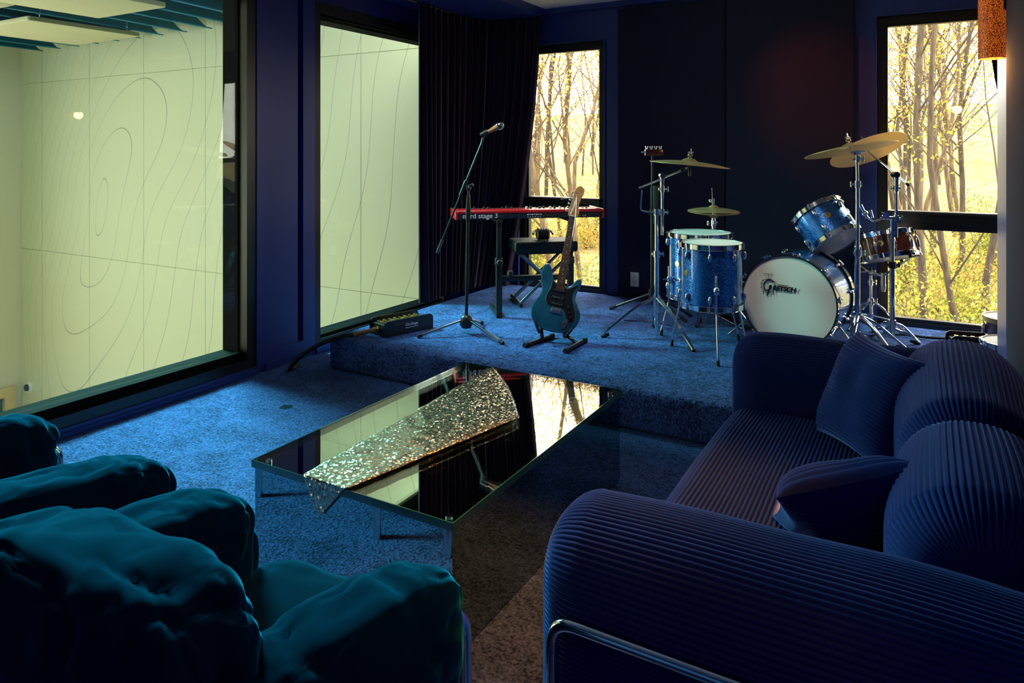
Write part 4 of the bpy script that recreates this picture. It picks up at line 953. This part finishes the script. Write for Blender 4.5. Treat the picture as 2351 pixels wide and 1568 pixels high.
# boom cymbal stand by the floor toms
dA = 4.57; cA = D(1507, 700, dA); xyA = (cA.x, cA.y)
t = thing('cymbal_stand', (cA.x, cA.y, SZ), 'chrome boom cymbal stand left of the floor toms', 'cymbal stand', 'chrome drum hardware')
zA = lambda py: H-(py-HY)*dA/F
MB().tube([(cA.x, cA.y, SZ+.03), (cA.x, cA.y, zA(492))], .0125, 14).build('lower_tube', 'chrome', t)
MB().tube([(cA.x, cA.y, zA(740)), (cA.x, cA.y, zA(585))], .0155, 14).build('base_tube', 'chrome', t)
p2 = D(1520, 470, dA)
MB().tube([(p2.x, p2.y, zA(540)), (p2.x, p2.y, zA(432))], .0095, 12).build('upper_tube', 'chrome', t)
MB().tube([(p2.x, p2.y, zA(437)), (p2.x, p2.y, zA(408))], .011, 12, True, [.010, .017]).build('tilter_neck', 'chrome', t)
collar(t, Vector((cA.x, cA.y, zA(583))), .0155); collar(t, Vector((cA.x, cA.y, zA(487))), .0125, wing=-RT); collar(t, Vector((p2.x, p2.y, zA(487))), .009)
MB().tube([Vector((cA.x, cA.y, zA(487))), Vector((p2.x, p2.y, zA(487)))], .011, 10).build('multi_clamp', 'chrome', t)
collar(t, Vector((p2.x, p2.y, zA(434))), .009)
k = MB(); k.cyl(D(1520, 403, dA)-FW*.022, D(1520, 403, dA)+FW*.022, .019); k.build('boom_tilter', 'chrome', t)
MB().tube([D(1466, 432, dA), D(1577, 386, dA)], .0065, 10).build('boom', 'chrome', t)
k = MB(); k.tube([D(1562, 392, dA), D(1572, 388, dA)], .011, 10); k.cyl(D(1581, 392, dA), D(1581, 374, dA), .006, 8); k.cyl(D(1583, 404, dA), D(1582, 382, dA), .008, 10, .010); k.build('cymbal_tilter', 'black_metal', t)
MB().tube(bend([D(1473, 436, dA), D(1470, 483, dA), D(1490, 487, dA)], .02, 5), .0055, 8).build('bent_rod', 'chrome', t)
tripod(t, xyA, zA(684), [G(1380, 775, SZ), G(1592, 808, SZ), G(1499, 749, SZ)], .0115)
cc = D(1582, 378, dA); axA = (UP*.98+RT*.09-FW*.02).normalized(); felt_stack(t, cc, axA)
cymbal(cc+axA*.0, axA, .252, 'bronze ride cymbal on the boom stand left of the kit')
# black percussion stand behind it
dP = 5.15; cP = D(1497, 700, dP); t = thing('percussion_stand', (cP.x, cP.y, SZ), 'slim black stand behind the cymbal stand holding a percussion rail', 'percussion stand')
zP = lambda py: H-(py-HY)*dP/F
MB().tube([(cP.x, cP.y, SZ+.08), (cP.x, cP.y, zP(430))], .0125, 12).build('lower_tube', 'black_metal', t)
MB().tube([(cP.x, cP.y, zP(450)), (cP.x, cP.y, zP(358))], .008, 10).build('upper_tube', 'black_metal', t)
MB().rbox(-.02, .02, -.02, .02, -.14, .14, .006, Matrix.Translation((cP.x+.03, cP.y, zP(470)))).build('side_block', 'black_plastic', t)
pb_ = D(1500, 349, dP); pr_ = MB().rbox(-.065, .065, -.03, .03, -.028, .02, .006, basis(pb_, RT, FW, UP)).build('percussion_rail', 'wood_maroon', t)
for k_ in range(4): MB().lathe([(0, 0), (.008, 0), (.008, .012), (.012, .014), (.012, .022), (0, .023)], pb_+RT*(-.05+k_*.033)+UP*.02, (0,0,1), 10).build('wing_bolt', 'chrome', pr_)
MB().cyl(pb_-RT*.065, pb_-RT*.09, .008, 10).build('end_bolt', 'chrome', pr_)
for f in (G(1403, 707, SZ+.012), Vector((cP.x+.25, cP.y+.10, SZ+.012)), G(1572, 735, SZ+.012)):
    hb_ = Vector((cP.x, cP.y, SZ+.16)); lg = MB().tube([hb_, f], .009, 10).build('leg', 'black_metal', t); MB().tube([f.lerp(hb_, .12), f+(f-hb_).normalized()*.012], .013, 10).build('rubber_foot', 'rubber', lg)
MB().lathe([(.012, -.03), (.024, -.03), (.024, .03), (.012, .03)], (cP.x, cP.y, SZ+.16), (0,0,1), 16).build('hub', 'black_metal', t)
# hi-hat
dH = 5.0; cH = D(1638, 700, dH); zH = lambda py: H-(py-HY)*dH/F
t = thing('hi_hat_stand', (cH.x, cH.y, SZ), 'chrome hi-hat stand rising behind the floor toms', 'hi-hat stand', 'chrome drum hardware')
MB().tube([(cH.x, cH.y, SZ+.02), (cH.x, cH.y, zH(500))], .0145, 12).build('base_tube', 'chrome', t)
MB().tube([(cH.x, cH.y, zH(506)), (cH.x, cH.y, zH(486))], .012, 12, True, [.017, .010]).build('hat_seat', 'chrome', t)
MB().tube([(cH.x, cH.y, zH(500)), (cH.x-.012, cH.y, zH(432))], .0035, 8).build('pull_rod', 'chrome', t)
k = MB(); p = D(1637, 462, dH); k.cyl(p-UP*.02, p+UP*.02, .011); k.ball(p-RT*.02+UP*.005, .013, n=10); k.build('clutch', 'chrome', t)
collar(t, Vector((cH.x, cH.y, zH(512))), .0145, wing=-RT)
tripod(t, (cH.x, cH.y), SZ+.26, [(cH.x+.26, cH.y-.05, SZ), (cH.x-.12, cH.y+.26, SZ), (cH.x-.05, cH.y-.26, SZ)], .010)
MB().rbox(-.04, .04, -.14, .14, .003, .018, .004, Matrix.Translation((cH.x+.17, cH.y-.10, SZ)) @ Matrix.Rotation(R(50), 4, 'Z') @ Matrix.Rotation(R(6), 4, 'X') @ Matrix.Translation((0, 0, .016))).build('foot_pedal', 'dark_chrome', t)
cymbal((cH.x, cH.y, zH(484)), (.02, 0, 1), .178, 'upper bronze hi-hat cymbal above the floor toms')
cymbal((cH.x, cH.y, zH(484)-.010), (.02, 0, 1), .178, 'lower bronze hi-hat cymbal, dish side up', flip=True)
# straight cymbal stand
dB = 4.28; cB = D(1968, 700, dB); zB = lambda py: H-(py-HY)*dB/F
t = thing('cymbal_stand', (cB.x, cB.y, SZ), 'straight chrome cymbal stand right of the bass drum', 'cymbal stand', 'chrome drum hardware')
MB().tube([(cB.x, cB.y, SZ+.04), (cB.x, cB.y, zB(578))], .0155, 14).build('base_tube', 'chrome', t)
MB().tube([(cB.x, cB.y, zB(585)), (cB.x, cB.y, zB(422))], .0125, 14).build('middle_tube', 'chrome', t)
MB().tube([(cB.x, cB.y, zB(430)), (cB.x-.004, cB.y, zB(352))], .0095, 12).build('upper_tube', 'chrome', t)
collar(t, Vector((cB.x, cB.y, zB(580))), .0155); collar(t, Vector((cB.x, cB.y, zB(423))), .0125, wing=-RT); collar(t, Vector((cB.x, cB.y, zB(365))), .0095)
tripod(t, (cB.x, cB.y), SZ+.20, [(cB.x+.25, cB.y+.12, SZ), (cB.x-.02, cB.y-.30, SZ), (cB.x+.22, cB.y-.22, SZ)], .0115)
k = MB(); k.cyl(D(1966, 350, dB)-FW*.02, D(1966, 350, dB)+FW*.02, .015); k.cyl(D(1955, 350, dB), D(1985, 348, dB), .007); k.build('cymbal_tilter', 'chrome', t)
axB = (UP*.955-RT*.13+FW*.16).normalized(); cc = D(1952, 345, dB); felt_stack(t, cc, axB)
cymbal(cc, axB, .262, 'large bronze crash cymbal on the straight stand in front')
# boom stand carrying the rack tom
dC = 4.40; cC = D(2048, 700, dC); zC = lambda py: H-(py-HY)*dC/F
t = thing('cymbal_stand', (cC.x, cC.y, SZ), 'chrome boom cymbal stand holding the rack tom before the window', 'cymbal stand', 'chrome drum hardware')
MB().tube([(cC.x, cC.y, SZ+.03), (cC.x, cC.y, zC(610))], .0155, 14).build('base_tube', 'chrome', t)
MB().tube([(cC.x, cC.y, zC(615)), (cC.x, cC.y, zC(498))], .0125, 14).build('middle_tube', 'chrome', t)
p3 = D(2057, 480, dC)
MB().tube([(p3.x, p3.y, zC(545)), (p3.x, p3.y, zC(425))], .0095, 12).build('upper_tube', 'chrome', t)
MB().tube([(p3.x, p3.y, zC(432)), (p3.x, p3.y, zC(405))], .011, 12, True, [.010, .017]).build('tilter_neck', 'chrome', t)
collar(t, Vector((cC.x, cC.y, zC(608))), .0155, 'black_metal'); collar(t, Vector((p3.x, p3.y, zC(502))), .0095); collar(t, Vector((p3.x, p3.y, zC(432))), .0095, wing=-RT)
MB().tube([D(2025, 500, dC), D(2062, 502, dC)], .012, 12).build('multi_clamp', 'chrome', t)
k = MB(); k.cyl(D(2055, 401, dC)-FW*.022, D(2055, 401, dC)+FW*.022, .019); k.build('boom_tilter', 'chrome', t)
MB().tube([D(2086, 426, dC), D(1992, 347, 4.70)], .0065, 10).build('boom', 'chrome', t)
MB().tube([D(2086, 426, dC), D(2080, 421, dC)], .008, 10).build('boom_cap', 'rubber', t)
MB().tube(bend([D(2030, 500, dC), D(2005, 509, dC), D(1992, 500, 4.46), D(1984, 488, 4.46)], .02, 5), .0065, 10).build('tom_arm', 'chrome', t)
k = MB(); k.ball(D(1985, 490, 4.46), .020, n=12); k.cyl(D(1975, 470, 4.46), D(1990, 500, 4.46), .009); k.cyl(D(1998, 482, 4.44), D(2003, 500, 4.44), .007); k.cyl(D(2030, 494, dC)-FW*.02, D(2030, 494, dC)+FW*.02, .022); k.build('tom_bracket', 'chrome', t)
tripod(t, (cC.x, cC.y), zC(742), [G(2110, 791, SZ), G(1996, 770, SZ), (cC.x-.05, cC.y+.28, SZ)], .0115)
axC = (UP*.86-RT*.18+FW*.44).normalized(); cc = D(1992, 345, 4.72); felt_stack(t, cc, axC)
cymbal(cc, axC, .245, 'bronze crash cymbal tilted towards the window on the boom stand')
# snare stand
dS = 4.77; cS = D(1998, 700, dS); zS = lambda py: H-(py-HY)*dS/F
t = thing('snare_stand', (cS.x, cS.y, SZ), 'chrome snare stand under the walnut snare drum', 'snare stand', 'chrome drum hardware')
MB().tube([(cS.x, cS.y, SZ+.03), (cS.x, cS.y, zS(690))], .0145, 12).build('base_tube', 'chrome', t)
MB().tube([(cS.x, cS.y, zS(700)), (cS.x, cS.y, zS(632))], .0105, 12).build('upper_tube', 'chrome', t)
collar(t, Vector((cS.x, cS.y, zS(690))), .0145); collar(t, Vector((cS.x, cS.y, zS(648))), .0105)
k = MB(); k.cyl(D(1998, 622, dS)-FW*.02, D(1998, 622, dS)+FW*.02, .026); k.cyl(D(1974, 624, dS), D(1998, 623, dS), .007); k.build('ratchet', 'chrome', t)
tripod(t, (cS.x, cS.y), SZ+.18, [(cS.x+.20, cS.y-.05, SZ), (cS.x-.16, cS.y+.10, SZ), (cS.x-.12, cS.y-.16, SZ)], .010)
bk = D(2027, 640, 4.69); MB().tube([bk+UP*.04, bk-UP*.04], .016, 14).build('basket_hub', 'chrome', t)
MB().tube([bk-UP*.04, bk-UP*.085], .012, 14, True, [.019, .013]).build('basket_nut', 'chrome', t)
MB().tube([D(1998, 622, dS), bk+UP*.01], .009, 10).build('basket_neck', 'chrome', t)
for an in (R(100), R(220), R(340)):
    n_ = u*math.cos(an)+v*math.sin(an); e_ = sn_c+n_*.188-a*.022
    ar = MB().tube(bend([bk+UP*.02, bk+UP*.03+n_*.05, e_-a*.01, e_+a*.03], .02, 4), .006, 8).build('basket_arm', 'chrome', t)
    MB().tube([e_-a*.012, e_+a*.035], .010, 8).build('rubber_grip', 'rubber', ar)
# two small drums by the right wall
c1 = Vector((.49, 5.335, SZ+.004)); drum('small_drum', c1, (0,0,1), .155, .15, 'wood_maroon', 'maroon snare drum with pale wood hoops half hidden by the right wall', 'drum', 8, rot=.2, group='snare drums', wood=True, long_lug=True)
c2 = Vector((.445, 4.78, SZ+.004)); drum('small_drum', c2, (0,0,1), .155, .12, 'hoop_black', 'shallow black snare drum with white head half hidden by the right wall', 'drum', 8, rot=.1, group='snare drums', long_lug=True)

# ------------------------------------------------------------------ the woods outside
hz = MB(); vs = []; nx, ny = 90, 60
def ground(x, y): return -3.2+max(0, y-9)*.135+.5*noise.noise(Vector((x*.12, y*.12, 0)))+.15*noise.noise(Vector((x*.6, y*.6, 4)))
for j in range(ny+1):
    for i in range(nx+1):
        x, y = -60+110*i/nx, 5.8+70*j/ny; vs.append((x, y, ground(x, y)))
hz.add(vs, [(j*(nx+1)+i, j*(nx+1)+i+1, (j+1)*(nx+1)+i+1, (j+1)*(nx+1)+i) for j in range(ny) for i in range(nx)], True)
go = hz.build('hillside', 'forest_floor'); tag(go, 'leaf covered hillside rising behind the house', 'hillside', kind='structure')
def leaf_quads(rnd, pts, n, spread, size):
    vs = []; fs = []
    for _ in range(n):
        p = rnd.choice(pts); q = p+Vector((rnd.gauss(0, spread), rnd.gauss(0, spread), rnd.gauss(0, spread*.8)))
        a_ = Vector((rnd.uniform(-1, 1), rnd.uniform(-1, 1), rnd.uniform(-1, 1))).normalized(); b_ = a_.cross(Vector((rnd.uniform(-1, 1), rnd.uniform(-1, 1), rnd.uniform(-1, 1)))).normalized()
        s_ = size*rnd.uniform(.6, 1.3); k = len(vs); vs += [q-a_*s_, q+b_*s_*.45, q+a_*s_, q-b_*s_*.45]; fs.append((k, k+1, k+2, k+3))
    return MB().add(vs, fs, False)
def tree(x, y, h, r, seed, label, lean=(0, 0), leaf='leaf_yellow', nleaf=900, bark='bark', lsize=.034, lspread=.28, nb=15):
    rnd = random.Random(seed); z0 = ground(x, y)-.15; t = thing('tree', (x, y, z0), label, 'tree', 'trees in the woods')
    b = MB(); ends = []
    def limb(p, d, L, r0, depth, seg=7, droop=0):
        pts = [p]; rr = [r0]; dd = d.normalized()
        for i in range(seg):
            dd = (dd+Vector((rnd.gauss(0, .10), rnd.gauss(0, .10), rnd.gauss(0, .05)+(.05 if depth else 0)))).normalized()
            pts.append(pts[-1]+dd*L/seg); rr.append(r0*(1-.82*(i+1)/seg) if depth else r0*(1-.70*(i+1)/seg))
        b.tube(pts, r0, 8 if depth == 0 else 5, False, rr)
        if depth >= 1: ends.extend(pts[3:])
        if depth < 3:
            n = nb if depth == 0 else (4 if depth == 1 else 3)
            for k in range(n):
                f = rnd.uniform(.18, .98) if depth == 0 else rnd.uniform(.3, .95); i = min(seg-1, int(f*seg)); q = pts[i].lerp(pts[i+1], f*seg-i)
                an = rnd.uniform(0, 2*PI); up = rnd.uniform(.5, 1.2) if depth == 0 else rnd.uniform(.0, .6)
                nd = (Vector((math.cos(an), math.sin(an), up))+dd*.35).normalized(); limb(q, nd, L*rnd.uniform(.25, .42), max(.005, rr[i]*rnd.uniform(.25, .42)), depth+1, 5)
    limb(Vector((x, y, z0)), Vector((lean[0], lean[1], 1)), h, r*.82, 0, 9)
    b.build('trunk', bark, t, 80, False)
    f = leaf_quads(rnd, ends, nleaf, lspread, lsize).build('foliage', leaf, t, 30, False); f['kind'] = 'stuff'
    return t
def tx(px, y): return XY(px, y)
near = [ # px, y, h, r, lean, leaf, nleaf, bark, label
    (2098, 13.0, 13, .085, (.035, .0), 'leaf_green', 700, 'bark', 'tall rough barked tree left in the drum window'),
    (2225, 12.0, 12, .06, (-.05, .02), 'leaf_green', 700, 'bark', 'tree leaning left in the middle of the drum window'),
    (2262, 15.0, 14, .085, (-.07, 0), 'leaf_green', 800, 'bark', 'stout mossy tree right in the drum window'),
    (2180, 18.0, 13, .075, (.05, 0), 'leaf_yellow', 900, 'bark', 'forked tree behind the two nearest in the drum window'),
    (2072, 17.0, 8, .07, (.02, 0), 'leaf_green', 400, 'bark_pale', 'pale trunked young tree at the left edge of the drum window'),
    (1262, 13.5, 13, .095, (.03, 0), 'leaf_yellow', 900, 'bark_pale', 'pale tree on the left of the keyboard window'),
    (1345, 15.0, 13, .08, (-.01, 0), 'leaf_yellow', 1000, 'bark_pale', 'slender tree right of centre in the keyboard window'),
    (1305, 19.0, 14, .09, (.04, 0), 'leaf_yellow', 1000, 'bark_pale', 'yellow leaved tree farther back in the keyboard window'),
    (1385, 12.0, 10, .06, (-.06, 0), 'leaf_yellow', 700, 'bark', 'thin dark tree at the right edge of the keyboard window'),
]
for i, (px, y, h, r, ln, lf, nl_, bk_, lab) in enumerate(near): tree(tx(px, y), y, h, r, 100+i, lab, ln, lf, nl_*5, bk_)
far_labels = iter([f'{a_} {b_} tree far back in the woods behind the {c_} window' for c_ in ('drum', 'keyboard') for b_ in ('bare', 'sparse', 'leafy', 'slanting', 'forked', 'bushy') for a_ in ('thin', 'tall', 'crooked', 'pale')])
rnd = random.Random(11)
for i in range(36):
    px = rnd.uniform(2030, 2310) if i < 19 else rnd.uniform(1205, 1395); y = rnd.uniform(20, 44)
    tree(tx(px, y), y, rnd.uniform(9, 14), rnd.uniform(.06, .11), 300+i, next(far_labels), (rnd.uniform(-.06, .06), 0), 'leaf_yellow' if i > 11 or i % 3 else 'leaf_green', 2000, 'bark_pale' if i % 2 else 'bark', lsize=.055, lspread=.45, nb=11)
def shrub(x, y, r, seed, label, leaf):
    rnd = random.Random(seed); z = ground(x, y); t = thing('shrub', (x, y, z), label, 'shrub', 'undergrowth shrubs'); b = MB(); pts = []
    for k in range(14):
        an = rnd.uniform(0, 2*PI); l = r*rnd.uniform(.6, 1.3); d = Vector((math.cos(an)*rnd.uniform(.2, .7), math.sin(an)*rnd.uniform(.2, .7), 1)).normalized(); p = Vector((x, y, z-.05)); ps = [p]
        for q in range(5): d = (d+Vector((rnd.gauss(0, .15), rnd.gauss(0, .15), 0))).normalized(); ps.append(ps[-1]+d*l*1.5/5)
        b.tube(ps, .015, 5, False, [.018, .015, .012, .010, .007, .004]); pts += ps[1:]
    b.build('stem', 'bark_pale', t, 80, False)
    f = leaf_quads(rnd, pts, 2600, r*.22, .038).build('foliage', leaf, t, 30, False); f['kind'] = 'stuff'
sl = iter([f'{a_} {b_} shrub on the slope below the {c_} window' for c_ in ('drum', 'keyboard') for b_ in ('low', 'spreading', 'twiggy') for a_ in ('bright green', 'yellow green', 'tan', 'mossy')])
rnd = random.Random(5)
for i in range(22):
    px = rnd.uniform(2030, 2300) if i < 13 else rnd.uniform(1215, 1395); y = 10.5+1.1*(i % 11)+rnd.uniform(-.4, .4)
    shrub(tx(px, y), y, rnd.uniform(.8, 1.5), 500+i, next(sl), ('leaf_green', 'leaf_dark', 'leaf_yellow')[i % 3])
